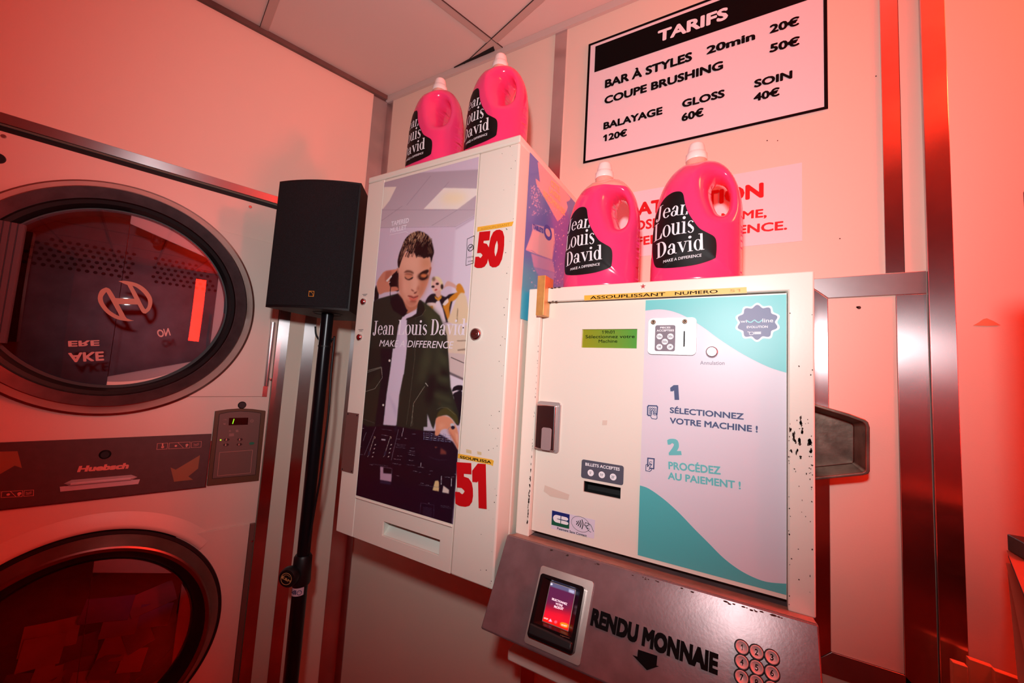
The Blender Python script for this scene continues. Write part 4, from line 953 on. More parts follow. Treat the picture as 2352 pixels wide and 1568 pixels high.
# hair
P.poly(Fz((95, 690), (92, 600), (120, 480), (160, 380), (200, 280), (270, 200), (380, 150), (450, 145), (560, 200), (620, 290), (650, 400), (660, 480), (640, 540), (615, 640), (605, 560), (570, 540), (520, 560), (470, 540), (420, 510), (380, 540), (350, 470), (300, 500), (230, 450), (190, 500), (150, 600), (125, 680), (110, 720)), (30, 20, 22), .9, sm=2)
rs = random.Random(11)
for i in range(120):
    tt = rs.random(); x = 190+tt*430+rs.uniform(-15, 15); yb = 150+((x-420)/240)**2*150; y = yb+rs.random()**1.6*210
    L_ = rs.uniform(35, 80); dx = (x-430)*.12+rs.uniform(-30, 6)
    if y > 330 and x > 450: continue
    c_ = rs.choice([(214, 170, 130), (196, 140, 100), (168, 112, 78), (228, 194, 158)])
    P.line(Fz((x, y), (x-dx*.3-12, y+L_*.6), (x-dx*.5-26, y+L_)), c_, rs.uniform(.5, 1.1), .4, rs.uniform(.5, .9))
for i in range(46):
    x = rs.uniform(230, 640); y = rs.uniform(290, 470); P.line(Fz((x, y), (x-30, y+45), (x-45, y+90)), (18, 10, 14), rs.uniform(.8, 1.6), .5, .8)
for i in range(26):
    x = rs.uniform(170, 380); y = rs.uniform(330, 440); P.line(Fz((x, y), (x-24, y+40), (x-34, y+84)), (206, 152, 124), rs.uniform(.4, .9), .4, .8)
for i in range(14):
    x = rs.uniform(110, 170); y = rs.uniform(430, 560); P.line(Fz((x+20, y), (x-10, y+60)), (150, 100, 80), .6, .4, .7)
for i in range(14):
    x = rs.uniform(560, 645); y = rs.uniform(300, 480); P.line(Fz((x, y), (x+8, y+50)), (190, 140, 100), .6, .4, .7)
for i in range(34):
    tt = rs.random(); x = 150+tt*480; yb = 160+((x-430)/250)**2*190; dx = rs.uniform(-34, 6)
    P.line(Fz((x, yb+36), (x+dx*.4, yb+8), (x+dx, yb-rs.uniform(8, 30))), rs.choice([(196, 140, 100), (60, 38, 34), (214, 170, 130), (40, 26, 26)]), rs.uniform(.7, 1.5), .45, .9)
for i in range(18):
    x = rs.uniform(380, 600); P.line(Fz((x, 500), (x-8, 540+rs.uniform(0, 30))), (34, 22, 24), rs.uniform(.8, 1.6), .5, .9)
# DJ deck
P.poly(Bz((85, 640), (120, 670), (260, 660), (370, 665), (500, 690), (610, 705), (700, 705), (860, 800), (905, 870), (880, 1200), (850, 1520), (0, 1280), (40, 1000)), (26, 14, 30), 1.2)
P.poly(Bz((560, 820), (840, 830), (880, 900), (860, 1060), (700, 1010), (580, 920)), (32, 16, 34), 6, .8); P.poly(Bz((30, 1100), (880, 1250), (850, 1520), (0, 1280)), (24, 10, 36), 8, .7)
rs = random.Random(2)
def tick(x, y, l, dx=1.0, dy=.12, c=(190, 180, 196), w_=.7, a=.9): P.line(Dz((x, y), (x+l*dx, y+l*dy)), c, w_, .35, a)
P.line(Dz((362, 0), (180, 445)), (150, 142, 160), .6, .3); P.line(Dz((718, 40), (605, 520)), (150, 142, 160), .6, .3)
for x0 in (340, 590):
    for k in range(5):
        P.line(Dz((x0-k*18-4, 165+k*58), (x0-k*18-22, 220+k*58), (x0-k*20-30, 240+k*58)), (196, 188, 180), .9, .3, .9)
    P.line(Dz((x0-8, 150), (x0+14, 160), (x0+6, 185)), (220, 190, 160), 1.2, .4)
    for k in range(4): P.blob(*Dz((x0+14-k*14, 280+k*62))[0], 2.0, 1.1, (206, 196, 190), .4, rot=-30)
    P.poly(Dz((x0-90, 380), (x0-60, 385), (x0-75, 450), (x0-105, 440)), (36, 44, 70), .8)
P.poly(Dz((452, 185), (516, 196), (512, 216), (448, 206)), (196, 188, 198), .5); P.poly(Dz((432, 620), (616, 650), (606, 860), (428, 830)), (196, 160, 184), .9); P.poly(Dz((480, 630), (616, 652), (608, 735), (480, 725)), (24, 14, 26), .9); P.poly(Dz((430, 840), (600, 868), (596, 905), (428, 880)), (40, 40, 70), 1.2)
P.poly(Dz((1290, 845), (1335, 838), (1352, 870), (1350, 1010), (1250, 990)), (226, 196, 140), .7); P.poly(Dz((1420, 918), (1508, 985), (1506, 1045), (1402, 1025)), (222, 206, 196), .7)
P.poly(Dz((1110, 0), (1240, 0), (1280, 60), (1110, 60)), (190, 184, 200), .8)
for k in range(4):
    x = 1112+k*112
    for j, yy in enumerate((95, 125, 160, 190)): tick(x, yy+k*12, 84, 1, .1, (150, 156, 196) if j != 2 else (206, 206, 226), .9)
    P.line(Dz((x, 70+k*12), (x, 205+k*12)), (110, 116, 160), .7); P.line(Dz((x+86, 80+k*12), (x+88, 215+k*12)), (110, 116, 160), .7)
P.poly(Dz((1380, 330), (1460, 380), (1470, 430), (1370, 430)), (120, 60, 54), 1.5); P.poly(Dz((1280, 310), (1330, 315), (1300, 335)), (150, 80, 60), 1); P.line(smooth(Dz((1190, 460), (1330, 515), (1480, 515)), 4, False), (60, 50, 70), .7)
for x, y, l in ((140, 20, 40), (450, 35, 170), (450, 125, 110), (930, 108, 60), (690, 185, 50), (815, 180, 36), (670, 265, 160), (690, 290, 130), (670, 315, 160), (905, 328, 60), (885, 372, 90), (860, 398, 120), (868, 430, 50), (930, 440, 46), (700, 452, 30), (750, 455, 30), (640, 500, 110), (875, 520, 76), (625, 572, 50), (680, 578, 30), (720, 588, 40), (845, 590, 130), (1020, 625, 100), (945, 690, 70), (1040, 712, 30), (1205, 688, 48), (1190, 740, 30), (1440, 782, 86), (1540, 780, 50), (1060, 880, 50), (1140, 908, 50), (1030, 905, 340), (265, 590, 54), (680, 762, 50), (110, 430, 50), (120, 310, 20), (300, 580, 250), (1590, 738, 26), (1180, 1192, 24), (1380, 1230, 130), (1380, 1252, 160)):
    tick(x, y, l, 1, .13, (170, 160, 176) if l < 120 else (110, 100, 116), .7)
for x, y in ((1070, 560), (1390, 770), (1548, 800)): P.line(Dz((x, y), (x-4, y+(70 if x < 1200 else 135))), (210, 206, 214), 1.2 if x > 1200 else .9)
P.line(Dz((795, 15), (790, 60), (776, 100), (770, 150)), (206, 200, 210), 1.0); P.line(Dz((215, 85), (190, 140), (165, 220)), (150, 142, 150), .8)
P.line(Dz((1066, 1190), (1275, 1225), (1265, 1420)), (90, 80, 110), .6); P.line(Dz((1066, 1190), (1055, 1370)), (90, 80, 110), .6)
for k in range(7): tick(1100, 1255+k*22, 140, 1, .16, (84, 76, 110), .6)
P.line(Dz((610, 480), (640, 300)), (90, 84, 100), .4); 
P.poly(Dz((660, 0), (690, -30), (700, 60), (650, 80)), (22, 26, 44), 1)
# hand over the deck, with a ring
P.poly(Bz((715, 600), (770, 578), (830, 590), (870, 640), (905, 720), (908, 870), (885, 830), (860, 780), (820, 700), (790, 690), (760, 700), (735, 745), (705, 740), (712, 680)), (222, 148, 116), .9, sm=3)
P.poly(Bz((800, 690), (840, 720), (890, 800), (905, 860), (870, 800)), (190, 108, 80), 2, .8); P.poly(Bz((740, 640), (800, 650), (770, 690), (735, 700)), (232, 166, 136), 3, .7); P.poly(Bz((880, 720), (905, 740), (905, 830), (890, 800)), (236, 174, 148), 1.2, .8)
P.line(Bz((815, 700), (830, 675), (845, 672)), (150, 140, 140), 1.1); P.blob(*Bz((855, 655))[0], 5, 3.6, (196, 196, 204), .7); P.blob(*Bz((860, 678))[0], 4.4, 4, (26, 28, 50), .7)
M_poster = vcol_mat('poster_print', .38, .12)
po = P.build('poster', M_poster, t)
PF = DF.shift(.0006)
m = MB()
put_text(m, PF, 'TAPERED', *A((240, 163), (408, 128), (246, 118)), .0004, bold=.028); put_text(m, PF, 'MULLET', *A((232, 224), (385, 192), (238, 180)), .0004, bold=.028)
m.stroke(PF, PF.pxs(A((228, 246), (380, 214), (402, 224))), .0010, .0004)
m.build('poster_caption', mat('poster_white', (236, 226, 236), .45), po); m = MB()
for st_, a_, b_, c_ in (('Jean', (65, 1190), (264, 1190), (82, 1060)), ('Louis', (300, 1190), (577, 1192), (305, 1050)), ('David', (612, 1193), (940, 1193), (622, 1045))):
    put_text(m, PF, st_, *A(a_, b_, c_), .0004, serif=True)
m.build('poster_title', mat('poster_white', (236, 226, 236), .45), po); m = MB()
put_text(m, PF, 'MAKE A DIFFERENCE', *A((128, 1300), (830, 1322), (133, 1240)), .0004, bold=.004, shear=.18)
m.build('poster_lettering', mat('poster_white', (236, 226, 236), .45), po)

# ---- advert on the right-hand side of the dispenser
DS_ = Fr((DX1, 0, 0), (0, 1, 0), (0, 0, 1), (1, 0, 0))
s0 = DS_.px(1218, 351); s1 = DS_.px(1192.6, 731); s2 = DS_.px(1310, 453.6)
ya0 = (s0[0]+s1[0])/2; zb0, zb1 = s1[1]+.0005, (s0[1]+s2[1])/2
Q = Print(DS_, ya0, -.012, zb0, zb1, 150, 300, .0010, (84, 128, 208))
E2 = lambda *p: Zp((1180, 290), 8.25, p); E3 = lambda *p: Zp((1180, 280), 3.267, p)
Q.poly([(1150, 600), (1500, 600), (1500, 900), (1150, 900)], (80, 190, 220), 14)
Q.poly(E3((300, 640), (420, 640), (420, 1250), (200, 1250), (180, 1100)), (128, 118, 214), 8, .8)
Q.poly(E2((455, 680), (560, 700), (1075, 1360), (1000, 1600), (900, 1740), (830, 1800), (430, 1090), (415, 990), (500, 1060)), (236, 186, 190), .6)
Q.poly(E3((395, 600), (450, 570), (470, 640), (420, 690)), (90, 120, 205), .8)
rs = random.Random(8)
for i in range(330):
    u_ = rs.random(); y = 480+rs.random()*760; x = 130+rs.gauss(0, 14)+(y-480)*.02+rs.random()*(230 if y > 650 else 70)
    if 700 < y < 1030 and 110 < x < 310: continue
    Q.blob(*E3((x, y))[0], rs.uniform(.5, 1.6), rs.uniform(.8, 2.0), rs.choice([(214, 206, 236), (190, 190, 236), (226, 214, 230)]), .4, rs.uniform(.5, .95))
Q.poly(E3((150, 770), (300, 800), (310, 900), (290, 1040), (90, 960), (130, 850)), (240, 206, 206), .6); Q.poly(E3((130, 985), (290, 1040), (310, 1130), (150, 1090)), (206, 176, 214), 1); Q.poly(E3((150, 1090), (310, 1130), (290, 1240), (190, 1160)), (178, 168, 222), 1.5)
Q.line(E3((95, 958), (135, 965), (180, 995), (290, 1035), (305, 890)), (150, 130, 200), 1, .4)
Q.poly(E3((140, 765), (230, 790), (225, 840), (140, 810)), (206, 190, 224), .6)
sp_ = Q.build('side_advert', vcol_mat('advert_print', .3, .2), t)
SF = DS_.shift(.0010); m = MB()
put_text(m, SF, 'TABLETS', *E3((145, 800), (222, 836), (150, 765)), .0005, bold=.05)
a, b = SF.px(*E3((255, 830))[0]); m.stroke(SF, circ(a, b, .018, 20, .013), .008, .0005, True)
m.build('advert_lettering', mat('advert_blue', (70, 90, 186), .4), sp_)
m = MB()
for st_, a_, b_, c_ in (('CETTE', (280, 480), (345, 535), (285, 435)), ('LAVERIE', (265, 525), (350, 600), (270, 485)), ('RECOMMANDE', (222, 560), (385, 705), (226, 510))): put_text(m, SF, st_, *E3(a_, b_, c_), .0005, bold=.03)
m.build('advert_heading', mat('advert_yellow', (240, 214, 150), .4), sp_)
# ------------------------------------------------------------------ payment machine
MD = 0.27; REC = 0.011
MF = back(MD); DRF = back(MD-REC)
X0, X1 = -0.3915, 0.0897
ZT = 1.6345; ZB = 1.1400                     # top of the case, foot of the white frame
fl = MF.pxs([(1240, 760), (1219, 1120), (1810, 900), (1275, 690), (1805, 670)])
XI0 = (fl[0][0]+fl[1][0])/2; XI1 = fl[2][0]; ZI = (fl[3][1]+fl[4][1])/2
t = thing('payment_machine', ((X0+X1)/2, -MD/2, ZB-.2), 'cream wall payment machine with green display, coin slot and sloping keypad panel', 'payment machine')
m = MB(); m.box(back(0), X0+.002, X1-.001, ZB-.012, ZT-.001, .0005, MD-.075); m.build('case', M_cream, t, bevel=.002)
m = MB()
m.prism(MF, [(X0, ZB), (XI0, ZB), (XI0, ZI), (XI1, ZI), (XI1, ZB), (X1, ZB), (X1, ZT), (X0, ZT)], -.0755, 0)
frm = m.build('frame', M_cream, t, bevel=.0022)
# door and its printed sheet
pd = DRF.pxs([(1222, 1220), (1810, 1373)]); ZD0 = (pd[0][1]+pd[1][1])/2
lcd = DRF.rect([(1336, 757), (1463, 754), (1463, 799), (1336, 799)]); slot = DRF.rect([(1341, 1104), (1425.7, 1119.5), (1425, 1146.4), (1339.8, 1128.7)])
m = MB()
m.prism(DRF, [[(XI0+.0008, ZD0), (XI1-.0008, ZD0), (XI1-.0008, ZI-.0012), (XI0+.0008, ZI-.0012)],
    [(lcd[0], lcd[2]), (lcd[0], lcd[3]), (lcd[1], lcd[3]), (lcd[1], lcd[2])], [(slot[0], slot[2]), (slot[0], slot[3]), (slot[1], slot[3]), (slot[1], slot[2])]], -.004, 0)
dr = m.build('door', M_cream, t)
LF = DRF.shift(-.0035)
m = MB(); m.box(DRF, lcd[0]-.002, lcd[1]+.002, lcd[2]-.002, lcd[3]+.002, -.008, -.0035)
def lcd_mat():
    mt = mat('lcd_green', (106, 150, 40), .25, emit=(104, 160, 30), estr=.10); nt = mt.node_tree; b = nt.nodes['Principled BSDF']
    tc = nt.nodes.new('ShaderNodeTexCoord'); sp = nt.nodes.new('ShaderNodeSeparateXYZ'); r = nt.nodes.new('ShaderNodeValToRGB')
    r.color_ramp.elements[0].color = rgb((150, 142, 30))+(1,); r.color_ramp.elements[1].color = rgb((74, 152, 58))+(1,)
    nt.links.new(tc.outputs['Generated'], sp.inputs[0]); nt.links.new(sp.outputs[0], r.inputs[0]); nt.links.new(r.outputs[0], b.inputs['Base Color']); return mt
ds = m.build('display', lcd_mat(), t)
m = MB(); Zk = lambda *p: Zp((1200, 620), 3.563, p)
put_text(m, LF, '19h01', *Zk((650, 520), (752, 519), (650, 495)), .0006, bold=.006); put_text(m, LF, 'Sélectionnez votre', *Zk((516, 558), (918, 556), (516, 532)), .0006, bold=.008); put_text(m, LF, 'Machine', *Zk((623, 594), (776, 593), (623, 569)), .0006, bold=.008)
m.build('display_text', mat('lcd_dark', (22, 34, 8), .7, spec=.1), ds)
m = MB(); m.box(DRF, slot[0]-.004, slot[1]+.004, slot[2]-.004, slot[3]+.004, -.030, -.026)
for a0, a1, b0, b1 in ((slot[0]-.004, slot[0]-.0005, slot[2]-.004, slot[3]+.004), (slot[1]+.0005, slot[1]+.004, slot[2]-.004, slot[3]+.004), (slot[0], slot[1], slot[2]-.004, slot[2]-.0005), (slot[0], slot[1], slot[3]+.0005, slot[3]+.004)): m.box(DRF, a0, a1, b0, b1, -.026, -.0045)
m.build('note_slot', M_black, t)
# sheet: white with two teal waves
sh_q = DRF.pxs([(1483.6, 692.5), (1806, 679), (1806.5, 1366), (1464.6, 1273.5)]); sx0 = (sh_q[0][0]+sh_q[3][0])/2; sx1 = XI1-.0012; sz0 = (sh_q[2][1]+sh_q[3][1])/2; sz1 = ZI-.0035
m = MB(); m.box(DRF, sx0, sx1, sz0, sz1, .0001, .0005); sheet = m.build('instruction_sheet', M_stick, dr)
SH = DRF.shift(.0005)
up = smooth(SH.pxs([(1483.6, 712.9), (1513.6, 710.2), (1540.4, 713.7), (1567, 723), (1594, 737.8), (1620.7, 755.2), (1647.5, 775.3), (1687.7, 802), (1727.9, 824.8), (1768, 843.6), (1805.6, 855.6)]), 5, False)
m = MB(); up[0] = (sx0, up[0][1]); up[-1] = (sx1, up[-1][1]); m.prism(SH, up+[(sx1, sz1), (sx0, sz1)], .0003); m.build('teal_wave', M_teal, sheet)
lo = smooth(SH.pxs([(1469.7, 1114.3), (1491, 1122), (1525, 1146), (1559, 1176.5), (1593, 1212), (1627, 1246), (1661, 1280), (1695, 1306), (1729, 1324.5), (1763, 1336), (1806.5, 1340)]), 5, False)
m = MB(); lo[0] = (sx0, lo[0][1]); lo[-1] = (sx1, lo[-1][1]); m.prism(SH, [(sx0, sz0), (sx1, sz0)]+lo[::-1], .0003); m.build('teal_wave', mat('teal_print_deep', (84, 182, 184), .4), sheet)
m = MB()
put_text(m, SH, '1', (1541, 918), (1560, 918), (1541, 884.3), .0004, bold=.05)
put_text(m, SH, 'SÉLECTIONNEZ', (1538.2, 948), (1708.3, 963.6), (1538.2, 934.7), .0004, bold=.03); put_text(m, SH, 'VOTRE MACHINE !', (1538.2, 972.2), (1740.5, 993), (1538.2, 958.4), .0004, bold=.03)
m.build('step_text', M_navy, sheet)
m = MB()
put_text(m, SH, '2', (1536.5, 1045), (1565.7, 1044.5), (1536.5, 1008), .0004, bold=.05)
put_text(m, SH, 'PROCÉDEZ', (1535.5, 1077), (1655.5, 1089.8), (1535.5, 1059.5), .0004, bold=.03); put_text(m, SH, 'AU PAIEMENT !', (1534, 1100), (1701.6, 1123.7), (1534, 1083.5), .0004, bold=.03)
m.build('step_text', mat('teal_text', (104, 192, 194), .45), sheet)
m = MB(); put_text(m, SH, 'Annulation', (1608, 837), (1664.4, 837.6), (1608, 828.5), .0004, bold=.012); m.build('caption', mat('grey_text', (150, 142, 160), .5), sheet)
Zi = lambda *p: Zp((1470, 900), 7.84, p); m = MB()
m.stroke(SH, SH.pxs(Zi((180, 420), (150, 420), (138, 405), (140, 265), (155, 245), (300, 250), (314, 270), (305, 400))), .0022, .0004)
m.stroke(SH, SH.pxs(Zi((305, 400), (308, 470), (290, 488), (215, 478), (180, 420), (205, 418), (208, 340), (222, 328), (238, 340), (238, 408))), .0012, .0004)
for x in (262, 288): m.stroke(SH, SH.pxs(Zi((x-20, 375), (x, 385), (x-1, 418))), .0012, .0004)
for x, y in ((184, 297), (226, 299), (267, 303), (184, 338), (266, 346), (184, 380)): a, b = SH.px(*Zi((x, y))[0]); m.stroke(SH, circ(a, b, .0014, 14), .0009, .0004, True)
m.build('keypad_icon', M_navy, sheet); m = MB()
m.stroke(SH, SH.pxs(Zi((140, 1335), (142, 1190), (255, 1202), (248, 1380), (180, 1370))), .0020, .0004)
m.stroke(SH, SH.pxs(Zi((130, 1300), (108, 1310), (104, 1415), (175, 1430), (205, 1405), (208, 1380))), .0011, .0004); m.stroke(SH, SH.pxs(Zi((135, 1342), (185, 1290), (212, 1300), (172, 1358), (182, 1375), (160, 1395))), .0011, .0004)
a, b = SH.px(*Zi((196, 1278))[0]); m.stroke(SH, circ(a, b, .0024, 16)[2:14], .0008, .0004)
m.build('payment_icon', M_navy, sheet)
# scalloped badge
bc = SH.px(1739, 740); br = (SH.px(1792, 740)[0]-SH.px(1686, 740)[0])/2
def scal(r, am, n=240): return [(bc[0]+(r+am*math.cos(12*th-math.pi*0))*math.sin(th), bc[1]+(r+am*math.cos(12*th))*math.cos(th)) for th in (2*math.pi*i/n for i in range(n))][::-1]
m = MB(); m.prism(SH, [(bc[0]+(br-.0022+.0022*math.cos(10*th))*math.sin(th), bc[1]+(br-.0022+.0022*math.cos(10*th))*math.cos(th)) for th in (2*math.pi*i/200 for i in range(200))][::-1], .0004); bd = m.build('badge', mat('badge_white', (232, 224, 232), .4), sheet)
m = MB(); m.prism(SH, [(bc[0]+(br-.0055+.0022*math.cos(10*th))*math.sin(th), bc[1]+(br-.0055+.0022*math.cos(10*th))*math.cos(th)) for th in (2*math.pi*i/200 for i in range(200))][::-1], .0005); m.build('badge_field', mat('badge_slate', (112, 116, 150), .45), bd)
Zb = lambda *p: Zp((1660, 670), 9.8, p); m = MB()
put_text(m, SH, 'wi', *Zb((398, 697), (540, 694), (398, 628)), .0008, bold=.01); put_text(m, SH, 'line', *Zb((893, 690), (1138, 686), (893, 600)), .0008, bold=.012); put_text(m, SH, 'EVOLUTION', *Zb((540, 820), (1015, 810), (540, 768)), .0008, bold=.03)
for k in range(2): m.stroke(SH, SH.pxs(Zb((718, 912+k*30), (850, 910+k*30))), .0017, .0006)
m.stroke(SH, smooth(SH.pxs(Zb((640, 905), (605, 915), (605, 960), (640, 965))), 4, False), .0008, .0006); m.stroke(SH, smooth(SH.pxs(Zb((645, 905), (685, 910), (690, 950), (655, 965))), 4, False), .0008, .0006); m.stroke(SH, SH.pxs(Zb((560, 900), (600, 905))), .0008, .0006)
m.build('badge_text', M_ink_w, bd)
m = MB(); m.stroke(SH, smooth(SH.pxs(Zb((550, 650), (590, 680), (640, 685), (690, 650), (725, 640), (770, 675), (820, 685), (880, 640))), 5, False), .0016, .0006); m.build('badge_wave', M_teal, bd)
# coin plate
cq = DRF.rect([(1490.2, 731), (1601, 729.5), (1599.4, 815.8), (1488.2, 813.8)])
m = MB(); m.prism(DRF, rrect(*cq, .0075, 6), .0006, .0045); cpl = m.build('coin_plate', mat('satin_steel', (206, 200, 198), .42, .9, noise=(40, .05)), t, bevel=.001)
CPF = DRF.shift(.0045); Zm = lambda *p: Zp((1480, 700), 9.8, p)
q = CPF.rect(Zm((245, 460), (705, 450), (690, 1042), (232, 1042))); m = MB(); m.prism(CPF, rrect(*q, .0035, 5), .0002, .0006); lb = m.build('coin_label', mat('coin_label_grey', (122, 108, 120), .5), cpl)
CL = CPF.shift(.0006); m = MB()
put_text(m, CL, 'PIECES', *Zm((355, 530), (587, 528), (355, 490)), .0003, bold=.03); put_text(m, CL, 'ACCEPTEES', *Zm((276, 600), (667, 595), (276, 556)), .0003, bold=.03); m.build('label_text', M_ink_w, lb)
cn = MB(); tx = MB()
for s_, x, y in (('10c', 343, 710), ('20c', 588, 710), ('50c', 462, 828), ('1€', 338, 945), ('2€', 580, 945)):
    a, b = CL.px(*Zm((x, y))[0]); cn = MB(); cn.prism(CL, circ(a, b, .0052, 24), .0003); c_ = cn.build('coin_spot', M_ink_w, lb)
    tx = MB(); wd = .0078 if len(s_) > 2 else .0056; vsn, fs = text_pts(s_, (a-wd/2, b-.0018), (a+wd/2, b-.0018), (a-wd/2, b+.0018), bold=.015); tx.add([CL.P(x_, y_, .0005+z) for x_, y_, z in vsn], fs); tx.build('coin_text', M_grey_lbl, c_)
sq = CPF.pxs(Zm((884, 588), (917, 586), (911, 940), (874, 940))); m = MB(); m.prism(CPF, sq[::-1], .0003); m.build('coin_slot', M_black, cpl)
sq = CPF.pxs(Zm((175, 588), (205, 586), (200, 935), (168, 935))); m = MB(); m.stroke(CPF, sq, .0005, .0003, True); m.build('engraving', mat('engraved', (176, 170, 172), .4, .8), cpl)
for x, y in ((200, 388), (908, 375)):
    a, b = CPF.px(*Zm((x, y))[0]); m = MB(); m.lathe(CPF, a, b, [(0.0001, .0006), (.0016, .0006), (.0018, .0014), (.0028, .0018), (.0040, .0014), (.0043, .0)], 22); m.build('bolt', mat('dull_bolt', (140, 124, 108), .4, .9), cpl, smooth_=True)
a, b = DRF.px(1635.4, 808.3); m = MB(); m.lathe(DRF, a, b, [(0.0001, .0088), (.0070, .0086), (.0076, .0080), (.0078, .0060)], 30); bt = m.build('cancel_button', mat('button_silver', (236, 232, 238), .3, .5), t, smooth_=True, auto=40)
m = MB(); m.lathe(DRF, a, b, [(.0079, .0066), (.0086, .0062), (.0092, .0040), (.0094, .0005)], 30); m.build('button_ring', M_steel, bt, smooth_=True)
# note label
q = DRF.pxs([(1336.4, 1054), (1433.3, 1069.8), (1431.3, 1114.2), (1334.9, 1096.6)]); nq = ((q[0][0]+q[3][0])/2, (q[1][0]+q[2][0])/2, (q[2][1]+q[3][1])/2, (q[0][1]+q[1][1])/2)
m = MB(); m.prism(DRF, rrect(*nq, .004, 5), .0002, .0007); nl = m.build('note_label', mat('slate_label', (84, 84, 98), .45), dr)
NF = DRF.shift(.0007); m = MB(); put_text(m, NF, 'BILLETS ACCEPTES', (1344.4, 1068.7), (1423.4, 1081), (1344.4, 1061.8), .0003, bold=.025); m.build('label_text', M_ink_w, nl)
for s_, x, y in (('5', 1356.8, 1085.5), ('10', 1382.3, 1090), ('20', 1408.4, 1095)):
    a, b = NF.px(x, y); m = MB(); m.prism(NF, circ(a, b, .0060, 26), .0003); sp_ = m.build('note_spot', M_ink_w, nl); m = MB(); wd = .0024*len(s_)
    vsn, fs = text_pts(s_, (a-wd/2-.0008, b-.0024), (a+wd/2-.0008, b-.0024), (a-wd/2, b+.0022), bold=.012); m.add([NF.P(x_, y_, .0005+z) for x_, y_, z in vsn], fs)
    vsn, fs = text_pts('€', (a+wd/2-.0002, b+.0008), (a+wd/2+.0010, b+.0008), (a+wd/2, b+.0024)); m.add([NF.P(x_, y_, .0005+z) for x_, y_, z in vsn], fs); m.build('note_text', M_grey_lbl, sp_)
# card sticker
q = DRF.rect([(1268, 1171), (1367, 1194), (1364.7, 1236.7), (1266, 1213)]); m = MB(); m.prism(DRF, DRF.pxs([(1267.8, 1170.6), (1367, 1193.8), (1364.7, 1236.7), (1266, 1213)])[::-1], .0002, .0004); cs = m.build('card_sticker', mat('lilac_sticker', (226, 214, 230), .4), dr)
CS = DRF.shift(.0004); m = MB(); cb = CS.pxs([(1268.2, 1171.6), (1308.5, 1181.2), (1307.3, 1214.2), (1266.7, 1204.5)])
def grad(name, c0, c1):
    mt = mat(name, c0, .4); nt = mt.node_tree; b = nt.nodes['Principled BSDF']; tc = nt.nodes.new('ShaderNodeTexCoord'); sp = nt.nodes.new('ShaderNodeSeparateXYZ'); r = nt.nodes.new('ShaderNodeValToRGB')
    r.color_ramp.elements[0].color = rgb(c0)+(1,); r.color_ramp.elements[1].color = rgb(c1)+(1,); r.color_ramp.elements[0].position = .25; r.color_ramp.elements[1].position = .6
    nt.links.new(tc.outputs['Generated'], sp.inputs[0]); nt.links.new(sp.outputs[2], r.inputs[0]); nt.links.new(r.outputs[0], b.inputs['Base Color']); return mt
m.prism(CS, cb[::-1], .0002); sq_ = m.build('card_logo_field', grad('card_logo_blue_green', (20, 92, 66), (22, 40, 112)), cs)
ca0, ca1 = (cb[0][0]+cb[3][0])/2, (cb[1][0]+cb[2][0])/2; cb0, cb1 = (cb[2][1]+cb[3][1])/2, (cb[0][1]+cb[1][1])/2
lx = lambda u_: ca0+(ca1-ca0)*u_; lz = lambda v_: cb0+(cb1-cb0)*v_; m = MB()
ar = lambda cx_, cy_, rx_, ry_, t0, t1: [(lx(cx_+rx_*math.cos(math.radians(th))), lz(cy_+ry_*math.sin(math.radians(th)))) for th in np.linspace(t0, t1, 14)]
m.prism(CS, ar(.28, .5, .20, .26, 90, 270)+[(lx(.50), lz(.24)), (lx(.50), lz(.47)), (lx(.30), lz(.485)), (lx(.30), lz(.515)), (lx(.50), lz(.53)), (lx(.50), lz(.76))], .0004)
m.prism(CS, ar(.80, .645, .13, .115, 90, -90)[::-1][::-1]+[(lx(.54), lz(.53)), (lx(.54), lz(.76))], .0004); m.prism(CS, ar(.82, .355, .13, .115, 90, -90)+[(lx(.54), lz(.24)), (lx(.54), lz(.47))], .0004)
m.build('card_logo', M_ink_w, sq_)
m = MB(); put_text(m, CS, 'Paiement Sans Contact', (1279.7, 1215.2), (1347.5, 1232.8), (1279.7, 1209.9), .0002, bold=.02)
Zn = lambda *p: Zp((1220, 1020), 6.53, p)
el = [(742+140*math.cos(th)*.98-20*math.sin(th)*.0, 1198+112*math.sin(th)+40*math.cos(th)) for th in np.linspace(.25, 2*math.pi-.15, 40)]
m.stroke(CS, CS.pxs(Zn(*el)), .0006, .0002)
for k, (x, h_) in enumerate(((682, 22), (708, 34), (735, 48), (764, 64))):
    m.stroke(CS, smooth(CS.pxs(Zn((x, 1178-h_+k*6), (x+14, 1178+k*7), (x-2, 1178+h_+k*8))), 5, False), .0015, .0002)
m.stroke(CS, CS.pxs(Zn((800, 1215), (815, 1172), (865, 1190), (852, 1222))), .0009, .0002, True); m.stroke(CS, smooth(CS.pxs(Zn((865, 1195), (895, 1212), (935, 1308))), 4, False), .0008, .0002); m.stroke(CS, smooth(CS.pxs(Zn((815, 1222), (850, 1280), (895, 1318))), 4, False), .0008, .0002); m.stroke(CS, CS.pxs(Zn((850, 1215), (820, 1240), (860, 1262), (838, 1262))), .0008, .0002)
m.build('card_print', M_ink, cs)
# tape residue and stains
m = MB(); m.prism(DRF, DRF.pxs([(1249, 1128), (1260, 1136), (1263, 1139), (1305, 1148), (1308, 1135.6), (1251.4, 1113.7)]), .0003); m.build('tape_residue', M_soot, dr); m = MB(); m.prism(DRF, DRF.pxs([(1383, 976), (1394, 976), (1395, 965), (1384, 965)]), .0003); m.build('tape_residue', M_soot, dr)
